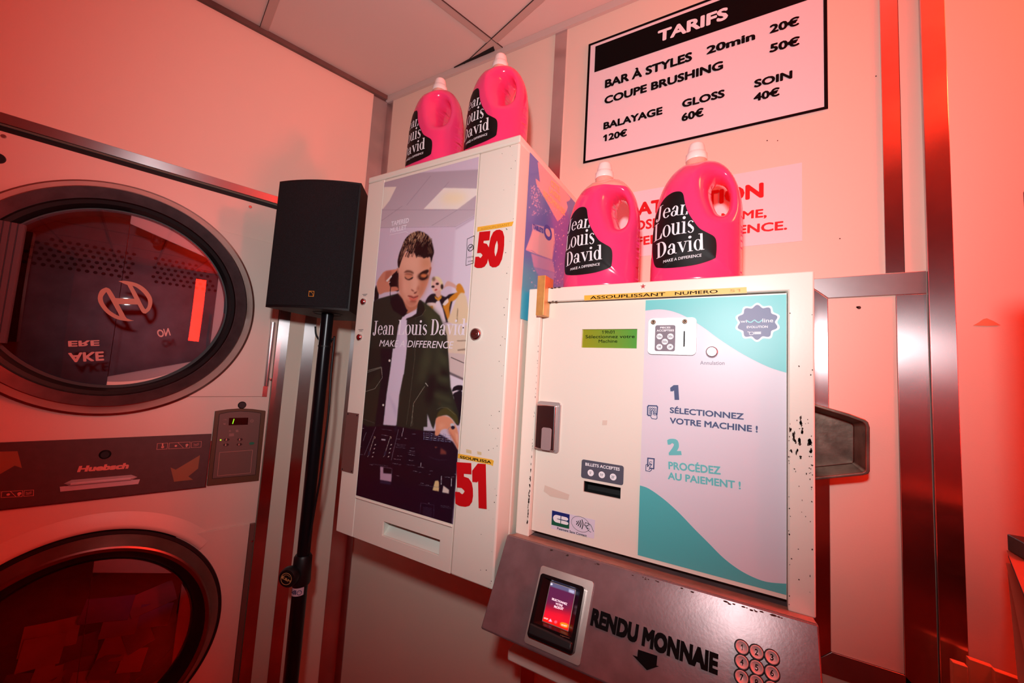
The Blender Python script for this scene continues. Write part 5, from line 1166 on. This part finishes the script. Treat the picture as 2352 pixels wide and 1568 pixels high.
# yellow tape on the frame, red star
m = MB(); m.prism(MF, MF.pxs([(1342, 689.8), (1715.5, 672.7), (1714.7, 659.2), (1342, 678.4)]), .0002, .0005); tp = m.build('tape', M_yellow, frm)
TF = MF.shift(.0005); m = MB(); put_text(m, TF, 'ASSOUPLISSANT', (1355.5, 687), (1528, 678.8), (1355.5, 680), .0003, bold=.012); put_text(m, TF, 'NUMERO', (1550, 677.6), (1648.6, 672.5), (1550, 670.5), .0003, bold=.012); m.build('tape_text', M_ink, tp)
m = MB(); put_text(m, TF, '51', (1676, 670.5), (1700, 669.5), (1676, 664.5), .0003); m.build('worn_tape_text', mat('faded_tape_print', (196, 140, 50), .5), tp)
a, b = MF.px(1477, 657.5); m = MB(); m.prism(MF, [(a+(.0052 if i % 2 == 0 else .0021)*math.sin(math.pi*i/5), b+(.0052 if i % 2 == 0 else .0021)*math.cos(math.pi*i/5)) for i in range(10)][::-1], .0003); m.build('star_sticker', mat('star_red', (190, 48, 48), .5), frm)
# chipped paint
rnd = random.Random(21); m = MB()
def chip(fr, x, y, rx, ry, c=.00035):
    n = rnd.randint(5, 9); a, b = fr.px(x, y); k = .00073
    m.prism(fr, [(a+rx*k*rnd.uniform(.45, 1.1)*math.cos(2*math.pi*i/n), b+ry*k*rnd.uniform(.45, 1.1)*math.sin(2*math.pi*i/n)) for i in range(n)], c)
for i in range(60):
    y = rnd.choice((rnd.uniform(950, 1110), rnd.uniform(930, 1300), rnd.uniform(690, 1390))); x = rnd.choice((rnd.gauss(1813, 1.5), rnd.gauss(1862, 4), rnd.gauss(1836, 9))); chip(MF, min(x, 1866), y, rnd.uniform(.6, 1.8), rnd.uniform(.8, 2.5))
for x, y, rx, ry in ((1839, 965, 3, 14), (1843, 990, 3, 9), (1822, 1000, 3, 13), (1826, 1010, 2, 10), (1815, 985, 2, 10), (1859, 1020, 5, 12), (1862, 1035, 4, 9), (1837, 1015, 4, 12), (1830, 1035, 2.5, 9), (1818, 1035, 2, 6), (1838, 1050, 2.4, 5)):
    for k in range(4): chip(MF, x+rnd.uniform(-2, 2), y+rnd.uniform(-ry*.7, ry*.7), rx*.7, ry*.45)
for i in range(46):
    y = 1030+rnd.random()**.8*175; x = 1240-27*(y-760)/450-rnd.uniform(.2, 2.6)-.6; chip(MF, x, y, rnd.uniform(.8, 2.0), rnd.uniform(2.5, 6.5))
for i in range(22): y = rnd.uniform(790, 1040); x = 1240-27*(y-760)/450-rnd.uniform(.2, 1.2)-.6; chip(MF, x, y, rnd.uniform(.4, 1.0), rnd.uniform(1.5, 4))
for x, y in ((1268, 662), (1275, 661), (1284, 660), (1262, 694), (1270, 692), (1278, 692)): chip(MF, x, y, 6, 2)
m.build('paint_chips', M_chip, frm)
# brass clasp over the corner
bz1 = MF.px(1235, 633, .018)[1]; bz0 = MF.px(1230, 724, .018)[1]; bx0, bx1 = MF.px(1232.5, 680, .018)[0], MF.px(1250.5, 680, .018)[0]
CLF = Fr((0, 0, 0), (0, 1, 0), (0, 0, 1), (1, 0, 0)); yf = -MD-.018; zt1 = ZT+.0008; zi_ = ZI-.0006
m = MB(); m.prism(CLF, [(yf, bz0), (-MD+REC-.002, bz0), (-MD+REC-.002, zi_), (-MD-.0006, zi_+.002), (-MD-.0006, zt1), (yf+.040, zt1), (yf+.040, bz1), (yf, bz1)], bx0, bx1)
m.build('brass_clasp', M_brass, t, bevel=.001)
# lock handle
hq = DRF.rect([(1233.7, 921), (1291, 923), (1284, 1041), (1229, 1031)]); hx0 = XI0+.0016
m = MB(); m.prism(DRF, rrect(hx0, hq[1], hq[2], hq[3], .006, 5), .0002, .0045); lk = m.build('lock_plate', mat('pale_steel', (214, 202, 198), .35, .6), t, bevel=.001)
m = MB(); m.box(DRF, hx0+.001, hq[1]-.0065, hq[2]+.004, hq[3]-.006, .004, .0135); m.build('lock_handle', M_steel, lk, bevel=.0028, seg=3)
hf = DRF.shift(.0135); q = hf.rect([(1245, 981), (1268, 983), (1264, 1036), (1242, 1031)]); m = MB(); m.prism(hf, [(q[0], q[2]+.003), (q[0]+.003, q[2]), (q[1]-.003, q[2]), (q[1], q[2]+.003), (q[1], q[3]-.003), (q[1]-.003, q[3]), (q[0]+.003, q[3]), (q[0], q[3]-.003)], .0, .0012); m.build('lock_tab', mat('tab_mauve', (176, 150, 150), .4, .3), lk, bevel=.0005)
# sloping lower panel
yt_, zt_, yb_, zb_ = -0.307, 1.1510, -0.380, 1.0155
vt = V((0, yt_-yb_, zt_-zb_)).normalized(); nt_ = V((0, -vt.z, vt.y))
PFm = Fr((0, yt_, zt_), (1, 0, 0), vt, nt_); Lp = math.hypot(yt_-yb_, zt_-zb_)
PXL = PFm.px(1163, 1230)[0]; PXR = PFm.px(1881.5, 1440)[0]
M_pan = mat('brown_steel', (134, 108, 110), .27, .30, noise=(35, .18), bump=.03, bscale=240)
yw = -MD+.02
SD = Fr((0, 0, 0), (0, 1, 0), (0, 0, 1), (1, 0, 0))
m = MB(); m.prism(SD, [(yb_, zb_), (yb_+.004, zb_-.004), (-.20, zb_-.004), (-.20, ZB-.0005), (-MD-.0005, ZB-.0005), (yt_+.003, zt_-.0025), (yt_, zt_-.004)], PXL, PXR)
pn = m.build('sloping_panel', M_pan, t, bevel=.0025)
m = MB(); m.prism(SD, [(-MD+REC+.004, ZB-.0005), (-MD-.0004, ZB-.0002), (yt_+.004, zt_-.0022), (yt_+.004, zt_-.0030), (-MD+REC+.004, ZB-.002)], PXL+.002, PXR-.002)
m.build('ledge', mat('ledge_brown', (176, 120, 104), .5, .2, noise=(60, .2)), pn)
rnd = random.Random(4); m = MB()
for i in range(34):
    x = PXL+.02+rnd.random()**.8*(PXR-PXL-.06); n = 6; r_ = rnd.uniform(.0006, .0022); b_ = -.0052-abs(rnd.gauss(0, .0012))
    m.prism(PFm, [(x+r_*2*rnd.uniform(.5, 1)*math.cos(2*math.pi*i_/n), b_+r_*.6*math.sin(2*math.pi*i_/n)) for i_ in range(n)], .0004)
m.build('paint_chips', M_chip, pn)
m = MB(); put_text(m, PFm, 'RENDU MONNAIE', (1355, 1435), (1648.3, 1550.7), (1361, 1395), .0005, bold=.055); m.build('lettering', M_ink, pn)
m = MB(); m.prism(PFm, PFm.pxs([(1465.6, 1491), (1510, 1505.8), (1508, 1528), (1513.5, 1529.5), (1486, 1538.5), (1452.7, 1503.7), (1464, 1507.5)])[::-1], .0005); m.build('arrow', M_ink, pn)
kc_ = PFm.pxs([(1704, 1486), (1737.4, 1497), (1772.7, 1509), (1704, 1520), (1737.8, 1532.3), (1773, 1545), (1703.4, 1555), (1737.4, 1566.7), (1773, 1581)])
M_key = mat('key_steel', (226, 214, 212), .34, .15); dx_ = (kc_[2][0]-kc_[0][0])/2; dy_ = (kc_[0][1]-kc_[6][1])/2
for i, (a, b) in enumerate(kc_):
    m = MB(); m.lathe(PFm, a, b, [(0.0001, .0022), (.0048, .0024), (.0066, .0036), (.0074, .0034), (.0078, .0010)], 28); k_ = m.build('key', M_key, pn, smooth_=True, auto=40)
    m = MB(); m.lathe(PFm, a, b, [(.0079, .0012), (.0086, .0016), (.0092, .0004)], 28); m.build('key_rim', M_rubber, k_, smooth_=True)
    m = MB(); vsn, fs = text_pts(str(i+1), (a-(.0010 if i == 0 else .0019), b-.0034), (a+(.0008 if i == 0 else .0019), b-.0034), (a, b+.0034), bold=.02); m.add([PFm.P(x, y, .0030+z) for x, y, z in vsn], fs); m.build('key_digit', M_ink, k_)
for i, s_ in enumerate('C0V'):
    a = kc_[6+i][0]; b = kc_[6][1]-dy_; m = MB(); m.lathe(PFm, a, b, [(0.0001, .0022), (.0048, .0024), (.0066, .0036), (.0074, .0034), (.0078, .0010)], 28); m.build('key', M_key, pn, smooth_=True, auto=40)
# card terminal set into the panel
q = PFm.pxs([(1242, 1297), (1363.5, 1335.6), (1334.6, 1529.5), (1206, 1477)]); tq = ((q[0][0]+q[3][0])/2, (q[1][0]+q[2][0])/2, (q[2][1]+q[3][1])/2, (q[0][1]+q[1][1])/2)
m = MB(); m.prism(PFm, rrect(*tq, .0045, 5), .0002, .0022); tpl = m.build('terminal_plate', mat('warm_brushed_steel', (206, 186, 178), .33, .9, noise=(25, .1), aniso=.5), t, bevel=.0006)
TPF = PFm.shift(.0022)
tw = tq[1]-tq[0]; th_ = tq[3]-tq[2]
ba0, ba1, bb0, bb1 = tq[0]+.018*tw/.12*.6, tq[1]-.16*tw, tq[2]+.105*th_, tq[3]-.085*th_
q2_ = TPF.pxs([(1244, 1318), (1345.8, 1346.4), (1318, 1503.6), (1214.7, 1462.3)], .004); ba0, ba1 = (q2_[0][0]+q2_[3][0])/2, (q2_[1][0]+q2_[2][0])/2; bb0, bb1 = (q2_[2][1]+q2_[3][1])/2, (q2_[0][1]+q2_[1][1])/2
q3_ = TPF.pxs([(1263.9, 1336.6), (1320.2, 1354.3), (1305, 1448.6), (1247, 1425)], .002); sa0, sa1 = (q3_[0][0]+q3_[3][0])/2, (q3_[1][0]+q3_[2][0])/2; sb0, sb1 = (q3_[2][1]+q3_[3][1])/2, (q3_[0][1]+q3_[1][1])/2
m = MB()
outer_ = rrect(ba0, ba1, bb0, bb1, .005, 4); ia0, ia1, ib0, ib1 = ba0+.006, ba1-.006, sb0-.006, bb1-.005
m.prism(TPF, [outer_, [(ia0, ib0), (ia0, ib1), (ia1, ib1), (ia1, ib0)]], .0002, .011)
p_ = [(ia0, ib0), (ia1, ib0), (ia1, ib1), (ia0, ib1)]; p2_ = [(sa0-.001, sb0-.001), (sa1+.001, sb0-.001), (sa1+.001, sb1+.001), (sa0-.001, sb1+.001)]
m.add([TPF.P(a, b, .0109) for a, b in p_]+[TPF.P(a, b, .0012) for a, b in p2_], [(0, 1, 5, 4), (1, 2, 6, 5), (2, 3, 7, 6), (3, 0, 4, 7)])
tb = m.build('card_terminal', mat('terminal_black', (20, 14, 16), .22, 0, .5), tpl)
m = MB(); m.prism(TPF, [(ba0+.002, bb0+.003), (ba1-.002, bb0+.003), (ba1-.002, sb0-.011), (ba0+.002, sb0-.008)], .0110, .0165); m.build('card_slot_lip', M_rubber, tb, bevel=.003)
SCF = TPF.shift(.0012)
SCR = Print(SCF, sa0, sa1, sb0, sb1, 60, 100, .0002, (150, 20, 50)); Zs = lambda *p: Zp((1200, 1260), 5.09, p)
SCR.poly(Zs((300, 380), (640, 480), (560, 720), (240, 640)), (88, 30, 70), 9); SCR.poly(Zs((250, 700), (590, 780), (540, 1000), (220, 900)), (220, 20, 46), 8)
SCR.poly(Zs((322, 385), (615, 478), (608, 530), (312, 432)), (92, 90, 124), .8); SCR.poly(Zs((545, 470), (608, 490), (604, 528), (540, 505)), (176, 176, 206), 1); SCR.blob(*Zs((340, 412))[0], 2.4, 2.4, (236, 236, 250), .6)
SCR.poly(Zs((242, 790), (550, 895), (530, 970), (225, 860)), (240, 24, 20), 1.2); SCR.poly(Zs((250, 790), (305, 810), (300, 835), (245, 815)), (255, 70, 30), .7)
SCR.poly(Zs((445, 862), (480, 860), (530, 880), (538, 905), (520, 925), (470, 912), (440, 890)), (255, 140, 30), .7, sm=3); SCR.poly(Zs((328, 815), (348, 855), (302, 845)), (236, 190, 240), .6); SCR.blob(*Zs((388, 855))[0], 3.6, 3.6, (220, 90, 120), .7)
sc_ = SCR.build('screen', vcol_mat('screen_glow', .3, 0, emit=.75), tb)
m = MB(); ST = SCF.shift(.0002)
put_text(m, ST, 'SELECTIONNEZ', *Zs((342, 595), (520, 660), (345, 570)), .0003, bold=.02); put_text(m, ST, 'VOTRE', *Zs((385, 650), (466, 680), (388, 625)), .0003, bold=.02); put_text(m, ST, 'PRODUIT', *Zs((368, 688), (478, 718), (372, 660)), .0003, bold=.02)
put_text(m, ST, 'STOP', *Zs((250, 815), (298, 830), (252, 800)), .0003, bold=.02); put_text(m, ST, 'START', *Zs((455, 895), (520, 912), (458, 880)), .0003, bold=.01)
m.build('screen_text', mat('screen_white', (250, 226, 236), .4, emit=(250, 226, 236), estr=.9), sc_)
m = MB(); put_text(m, TPF.shift(.011), 'ingenico', *Zs((442, 1012), (550, 1050), (445, 1000)), .0004, bold=.01); m.build('maker_text', mat('dim_tan', (150, 96, 70), .5), tb)

# cream bracket below
q = back(.25); a0, b1 = q.px(1165.2, 1491.4); _, b0 = q.px(1164, 1516.8)
m = MB(); m.box(back(0), a0, .06, b0, b1, .0005, .25); o = m.build('wall_bracket', M_cream, bevel=.004)
tag(o, 'plain cream bracket box low on the wall, below the sloping keypad panel', 'bracket')
# ------------------------------------------------------------------ softener bottles
BW, BT_, BH = 0.157, 0.118, 0.287
def ub(x, y): return ((x-1387)/5424, BH-(y-135)/4850)
outl = smooth([ub(*p) for p in ((1297, 330), (1230, 362), (1150, 430), (1070, 545), (1015, 690), (985, 860), (972, 1050), (962, 1250), (958, 1420), (966, 1500), (1000, 1524), (1387, 1527), (1775, 1524), (1806, 1500), (1815, 1400), (1815, 1220), (1818, 1000), (1814, 800), (1775, 610), (1700, 465), (1610, 375), (1530, 336), (1480, 325))], 6)
hole = smooth([ub(*p) for p in ((1592, 548), (1640, 570), (1682, 640), (1700, 735), (1690, 840), (1655, 893), (1612, 880), (1570, 800), (1540, 700), (1535, 610), (1555, 560))], 5)
def seg_dist(P, poly):
    a = np.array(poly); b = np.roll(a, -1, 0); d = b-a; L = (d**2).sum(1)
    best = np.full(len(P), 9.); near = np.zeros((len(P), 2))
    for i in range(len(a)):
        t = np.clip(((P-a[i])@d[i])/max(L[i], 1e-12), 0, 1)[:, None]; q = a[i]+t*d[i]; r = np.hypot(*(P-q).T); m_ = r < best; best[m_] = r[m_]; near[m_] = q[m_]
    return best, near
def inside(P, poly):
    x, y = np.array(poly).T; ins = np.zeros(len(P), bool)
    for i in range(len(x)):
        if y[i-1] == y[i]: continue
        ins ^= ((y[i-1] > P[:, 1]) != (y[i] > P[:, 1])) & (P[:, 0] < (x[i]-x[i-1])*(P[:, 1]-y[i-1])/(y[i]-y[i-1])+x[i-1])
    return ins
def thick(P):
    """half thickness of the bottle at (x, z)"""
    P = np.atleast_2d(np.array(P, float)); d1, _ = seg_dist(P, outl); d2, _ = seg_dist(P, hole)
    s1 = np.sqrt(np.clip(1-(1-np.clip(d1/.066, 0, 1))**2, 0, 1)); s2 = np.sqrt(np.clip(1-(1-np.clip(d2/.030, 0, 1))**2, 0, 1))
    zt_ = np.clip((ub(0, 330)[1]-P[:, 1])/.05, 0, 1); tp_ = .40+.60*np.sqrt(np.clip(1-(1-zt_)**2, 0, 1))
    base = np.clip(P[:, 1]/.006, 0, 1)*.06+.94
    # the foot is full depth: only the sides round off there
    xs = np.sqrt(np.clip(1-(np.abs(P[:, 0])/(BW/2))**2.2, 0, 1)); low = np.clip((.13-P[:, 1])/.13, 0, 1); low = low*low*(3-2*low)
    return BT_/2*(s1*(1-low)+np.maximum(s1, xs)*low)*s2*tp_*base
LIQ = ub(0, 398)[1]
hx = .0026
gx = np.arange(-BW/2-.004, BW/2+.004, hx); gz = np.arange(-.004, ub(0, 322)[1]+.004, hx)
GX, GZ = np.meshgrid(gx, gz); P_ = np.stack([GX.ravel(), GZ.ravel()], 1)
ok = inside(P_, outl) & ~inside(P_, hole)
o1, n1 = seg_dist(P_, outl); o2, n2 = seg_dist(P_, hole)
nearp = np.where((o1 < o2)[:, None], n1, n2); dd = np.minimum(o1, o2)
W_ = len(gx); cell = []
OK = ok.reshape(GX.shape)
for j in range(len(gz)-1):
    for i in range(W_-1):
        k = (j*W_+i, j*W_+i+1, (j+1)*W_+i+1, (j+1)*W_+i)
        if OK[j, i] or OK[j, i+1] or OK[j+1, i+1] or OK[j+1, i]: cell.append(k)
Q_ = P_.copy(); snap = ~ok; Q_[snap] = nearp[snap]
snap2 = ok & (dd < hx*.35); Q_[snap2] = nearp[snap2]; edge = snap | snap2
T_ = thick(Q_); T_[edge] = 0
# the flat foot: let the lowest ring keep its depth
used = sorted({i for c in cell for i in c}); idx = {}; bv = []
for i in used:
    idx[(i, 0)] = len(bv); bv.append((Q_[i, 0], -T_[i], Q_[i, 1]))
for i in used:
    if edge[i]: idx[(i, 1)] = idx[(i, 0)]
    else: idx[(i, 1)] = len(bv); bv.append((Q_[i, 0], T_[i], Q_[i, 1]))
bf = []; bm_i = []
for c in cell:
    zc = sum(Q_[i, 1] for i in c)/4; mi = 0 if zc < LIQ else 1
    f = [idx[(i, 0)] for i in c]; g = [idx[(i, 1)] for i in reversed(c)]
    for h_ in (f, g):
        h2 = [h_[q] for q in range(4) if h_[q] != h_[q-1]]
        if len(set(h2)) >= 3: bf.append(h2); bm_i.append(mi)
def liquid(name, col, sub):
    m_ = mat(name, col, .16, 0, .5, coat=.25); b = m_.node_tree.nodes['Principled BSDF']
    b.inputs['Subsurface Weight'].default_value = sub; b.inputs['Subsurface Radius'].default_value = (.05, .008, .02); b.inputs['Subsurface Scale'].default_value = .35
    return m_
M_liq = liquid('pink_softener', (255, 66, 124), .35); M_clr = liquid('frosted_plastic', (250, 176, 160), .3)
t0_ = thing('softener_bottle', (0, 0, 0), 'x', 'bottle')
m = MB(); m.v = [V(p) for p in bv]; m.f = bf; m.m = bm_i
m.build('body', [M_liq, M_clr], t0_, smooth_=True)
NZ = ub(0, 322)[1]
UPF = Fr((0, 0, 0), (1, 0, 0), (0, 1, 0), (0, 0, 1))
m = MB(); m.lathe(UPF, 0, 0, [(.023, NZ-.018), (.0195, NZ-.006), (.0185, NZ+.004), (.0185, NZ+.010)], 36); m.build('neck', M_clr, t0_, smooth_=True, auto=50)
zc_ = lambda y: ub(0, y)[1]
M_cap = mat('white_cap', (252, 236, 230), .35)
m = MB(); m.lathe(UPF, 0, 0, [(.0188, zc_(306)), (.0196, zc_(300)), (.0192, zc_(244)), (.0180, zc_(238)), (.0166, zc_(232)), (.0160, zc_(215)), (.0140, zc_(158)), (.0126, zc_(142)), (.0100, zc_(135)), (0.0001, zc_(134))], 40)
m.build('cap', M_cap, t0_, smooth_=True, auto=45)
# label: traced on the second bottle on the machine, wrapped on the front
BOT_B = V((-0.0835, -0.188, ZT))
def on_front(x, y):      # pixel -> (x, z) in the bottle's own front, following its bulge
    yy = 0.0
    for _ in range(12):
        a, b = back(-(BOT_B.y)+yy).px(x, y); yy = .6*yy+.4*float(thick([(a-BOT_B.x, b-BOT_B.z)])[0])
    return (a-BOT_B.x, b-BOT_B.z)
lab_px = smooth(Zp((1260, 300), 4.126, [(1235, 578), (1275, 600), (1292, 680), (1318, 765), (1370, 850), (1430, 925), (1500, 965), (1570, 1005), (1592, 1065), (1588, 1180), (1562, 1218), (1400, 1270), (1200, 1298), (1060, 1302), (1010, 1285), (990, 1200), (984, 1060), (996, 920), (1030, 780), (1090, 660), (1165, 595)]), 4)
lab2 = [on_front(x, y) for x, y in lab_px]
lab2 = [(max(x, -BW/2+.004), z) for x, z in lab2]
def wrap(vsn, fs, e):
    fl_ = thick([(p[0], p[1]) for p in vsn]); return [V((p[0], -fl_[i]-e-(p[2] if len(p) > 2 else 0), p[1])) for i, p in enumerate(vsn)], fs
tri = geometry.tessellate_polygon([[V((x, z, 0)) for x, z in lab2]])
vsn, fs = clip_grid([(x, z, 0) for x, z in lab2], [t_ for t_ in tri], .004)
m = MB(); vv, ff = wrap(vsn, fs, .0010); m.add(vv, ff); m.build('label', mat('label_black', (20, 12, 13), .55, spec=.25), t0_, smooth_=True)
lab_o = bpy.data.objects[[o.name for o in t0_.children if o.name.startswith('label')][0]]
m = MB(); Zt = lambda x, y: on_front(*Zp((1260, 300), 4.126, [(x, y)])[0])
for st_, a_, b_, c_ in (('Jean', (1018, 873), (1335, 795), (1045, 735)), ('Louis', (1000, 1062), (1378, 965), (1000, 925)), ('David', (1025, 1220), (1478, 1128), (1030, 1075))):
    A, B_, C = Zt(*a_), Zt(*b_), Zt(*c_); zm = (A[1]+B_[1])/2; A = (A[0], A[1]*.75+zm*.25)
    v_, f_ = text_pts(st_, A, B_, C, serif=True); v_, f_ = clip_grid(v_, f_, .006)
    # clipped where the label ends
    ins = inside(np.array([(p[0], p[1]) for p in v_]), lab2); f_ = [f for f in f_ if all(ins[i] for i in f)]
    vv, ff = wrap(v_, f_, .0017); m.add(vv, ff)
A, B_, C = Zt(1088, 1258), Zt(1452, 1195), Zt(1092, 1232)
v_, f_ = text_pts('MAKE A DIFFERENCE', A, B_, C, bold=.006, shear=.12); v_, f_ = clip_grid(v_, f_, .006); vv, ff = wrap(v_, f_, .0017); m.add(vv, ff)
m.build('label_text', M_ink_w, lab_o)
def copy_tree(o, parent=None):
    c = o.copy(); COL.objects.link(c); c.parent = parent
    for ch in list(o.children): copy_tree(ch, c)
    return c
GRP = 'pink softener bottles'
places = [(BOT_B, 0, 'pink softener bottle on top of the payment machine, nearer the right end'),
          (V((-0.2655, -0.190, ZT)), 0, 'pink softener bottle on top of the payment machine, left one behind the brass clasp'),
          (V((-0.7125, -0.242, DZ1)), 0, 'red-pink bottle on top of the poster dispenser, left one nearest the room corner'),
          (V((-0.5230, -0.240, DZ1)), 0, 'red-pink bottle on top of the poster dispenser, right one at its front corner')]
for i, (p, rz, lb_) in enumerate(places):
    o = t0_ if i == 0 else copy_tree(t0_)
    if i == 1:      # this one is filled less
        for ch in o.children:
            if ch.name.startswith('body'):
                ch.data = ch.data.copy(); zl = ub(0, 475)[1]
                for pg in ch.data.polygons: pg.material_index = 0 if pg.center.z < zl else 1
    o.location = p; o.rotation_euler = (0, 0, math.radians(rz)); tag(o, lb_, 'bottle', GRP)

# ------------------------------------------------------------------ metal tray beside the machine
TD = back(.08); Zr = lambda *p: Zp((1860, 900), 6.53, p)
oc = TD.pxs(Zr((600, 325), (830, 410), (880, 455), (905, 530), (905, 1190), (880, 1228), (800, 1252), (400, 1290), (75, 1325)))
ic = TD.pxs(Zr((560, 368), (790, 452), (822, 478), (838, 520), (838, 1160), (830, 1185), (795, 1205), (400, 1245), (75, 1278)))
xl = 0.0915
o0, i0 = TD.pxs(Zr((70, 175)))[0], TD.pxs(Zr((70, 215)))[0]
sl_o = (oc[0][1]-o0[1])/(oc[0][0]-o0[0]); OUT = [(xl, o0[1]+(xl-o0[0])*sl_o)]+oc+[(xl, oc[-1][1])]; INN = [(xl+.004, i0[1]+(xl+.004-i0[0])*sl_o)]+ic+[(xl+.004, ic[-1][1])]
dp = .062
FLO = []
cx_ = sum(p[0] for p in INN)/len(INN); cz_ = sum(p[1] for p in INN)/len(INN)
FLO = [(xl+.008+(p[0]-xl-.004)*.90, cz_+(p[1]-cz_)*.86) for p in INN]
m = MB(); n = len(OUT)
def loopv(l, c): return [TD.P(a, b, c) for a, b in l]
m.add(loopv(OUT, 0)+loopv(INN, 0), [(i, i+n, (i+1) % n+n, (i+1) % n) for i in range(n)])
m.add(loopv(INN, 0)+loopv(FLO, -dp), [(i, i+n, (i+1) % n+n, (i+1) % n) for i in range(n)])
m.add(loopv(OUT, 0)+loopv([(xl+(p[0]-xl)*.95, cz_+(p[1]-cz_)*.93) for p in OUT], -dp-.003), [((i+1) % n, (i+1) % n+n, i+n, i) for i in range(n)])
m.prism(TD, FLO[::-1], -dp); m.prism(TD, [(xl+(p[0]-xl)*.95, cz_+(p[1]-cz_)*.93) for p in OUT], -dp-.003)
o = m.build('metal_tray', mat('tarnished_metal', (132, 112, 100), .36, .85, noise=(34, .45), bump=.1, bscale=120), bevel=.0012)
tag(o, 'tarnished dark metal tray with rounded rim fixed at the right of the payment machine', 'tray')

# ------------------------------------------------------------------ things at the right edge
M_board = mat('pale_plywood', (214, 160, 118), .6, noise=(18, .15))
for k, (q, d0, lb_) in enumerate((([(2188, 1520), (2224, 1532)], .052, 'pale wooden board at the bottom right, leftmost and in front of the metal post'),
        ([(2226, 1513), (2284, 1534)], .030, 'pale wooden board at the bottom right, middle one against the pink wall'),
        ([(2285, 1540), (2380, 1574)], .040, 'red-lit wooden board at the bottom right, rightmost one'))):
    f_ = back(d0); p = f_.pxs(q); zt2 = (p[0][1]+p[1][1])/2; m = MB(); m.prism(f_, [(p[0][0], .0), (p[1][0], .0), p[1], p[0]], -.012, 0)
    o = m.build('wooden_board', M_board, bevel=.001); tag(o, lb_, 'board', 'wooden boards at the bottom right')
# pile of catalogues on a plinth just past the frame edge, a black box on it
f_ = back(.15); tip = f_.px(2312, 1263)
cxm = tip[0]; ang = math.radians(-17)
ux = V((math.cos(ang), math.sin(ang), 0)); uy = V((-math.sin(ang), math.cos(ang), 0))
z = tip[1]; k = 0; rnd = random.Random(9); PLZ = .93
zs = [tip[1], f_.px(2310, 1291)[1], f_.px(2312, 1313)[1], f_.px(2322, 1345)[1], f_.px(2336, 1388)[1], f_.px(2342, 1432)[1], f_.px(2348, 1480)[1], PLZ]
xo = [0, -.0012, 0, .006, .0135, .017, .020]
names = ['topmost of the fan under the black box', 'second in the fan from the top', 'third in the fan from the top', 'fourth in the fan from the top', 'fifth in the fan from the top', 'sixth in the fan from the top', 'lowest of the fan at the right edge']
M_page = mat('catalogue_pages', (46, 34, 46), .7, noise=(200, .4)); M_cov = mat('catalogue_cover', (160, 98, 72), .6)
for k in range(7):
    h_ = .009; a_ = ang+rnd.uniform(-.06, .06); tl = math.radians((0, 9, 15, 19, 24, 28, 32)[k])
    yv = V((-math.sin(a_)*math.cos(tl), math.cos(a_)*math.cos(tl), math.sin(tl))); xv = V((math.cos(a_), math.sin(a_), 0)); zv = xv.cross(yv)
    o0_ = V((cxm+xo[k], -.15, zs[k]))-zv*h_; CFm = Fr(o0_, xv, yv, zv)
    t = thing('catalogue', tuple(CFm.P(.1, -.13, 0)), 'dark-edged catalogue with orange cover, '+names[k], 'catalogue', 'fan of catalogues')
    m = MB(); m.box(CFm, .001, .16, -.21, -.001, .0006, h_-.0012); m.build('pages', M_page, t); m = MB(); m.box(CFm, 0, .165, -.215, 0, h_-.0011, h_); m.build('cover', M_cov, t)
b_ = f_.px(2312, 1262); c_ = f_.px(2343, 1228); bx = MB(); BX = Fr((b_[0], -.15, zs[0]+.0004), (1, 0, 0), (0, 1, 0), (0, 0, 1)); hb = f_.px(2312, 1226)[1]-zs[0]
t = thing('black_box', (b_[0]+.01, -.17, zs[0]+.0004), 'small black box with a silver line, on top of the fanned catalogues', 'box')
bx.box(BX, .001, .0185, -.045, 0, 0, hb); bx.build('case', M_rubber, t, bevel=.001)
m = MB(); m.box(BX, .003, .0185, -.0453, -.0451, hb-.006, hb-.005); m.build('trim_line', M_steel, t)
m = MB(); m.box(Fr((cxm+.095, -.147, 0), (1, 0, 0), (0, 1, 0), (0, 0, 1)), 0, .10, 0, .08, 0, zs[0]-.012); o = m.build('catalogue_rack', mat('rack_dark', (50, 32, 34), .6), bevel=.003); tag(o, 'dark upright rack standing behind the fanned catalogues at the right edge', 'rack')
# tall unseen slab added just outside the frame to cast the right-hand wall shadow
m = MB(); m.box(back(.50), .2048, .70, 0, 1.634, 0, .02); o = m.build('shadow_slab', mat('board_maroon', (120, 52, 50), .6), bevel=.002); tag(o, 'tall maroon slab added out of view on the right to cast the wall shadow', 'board')
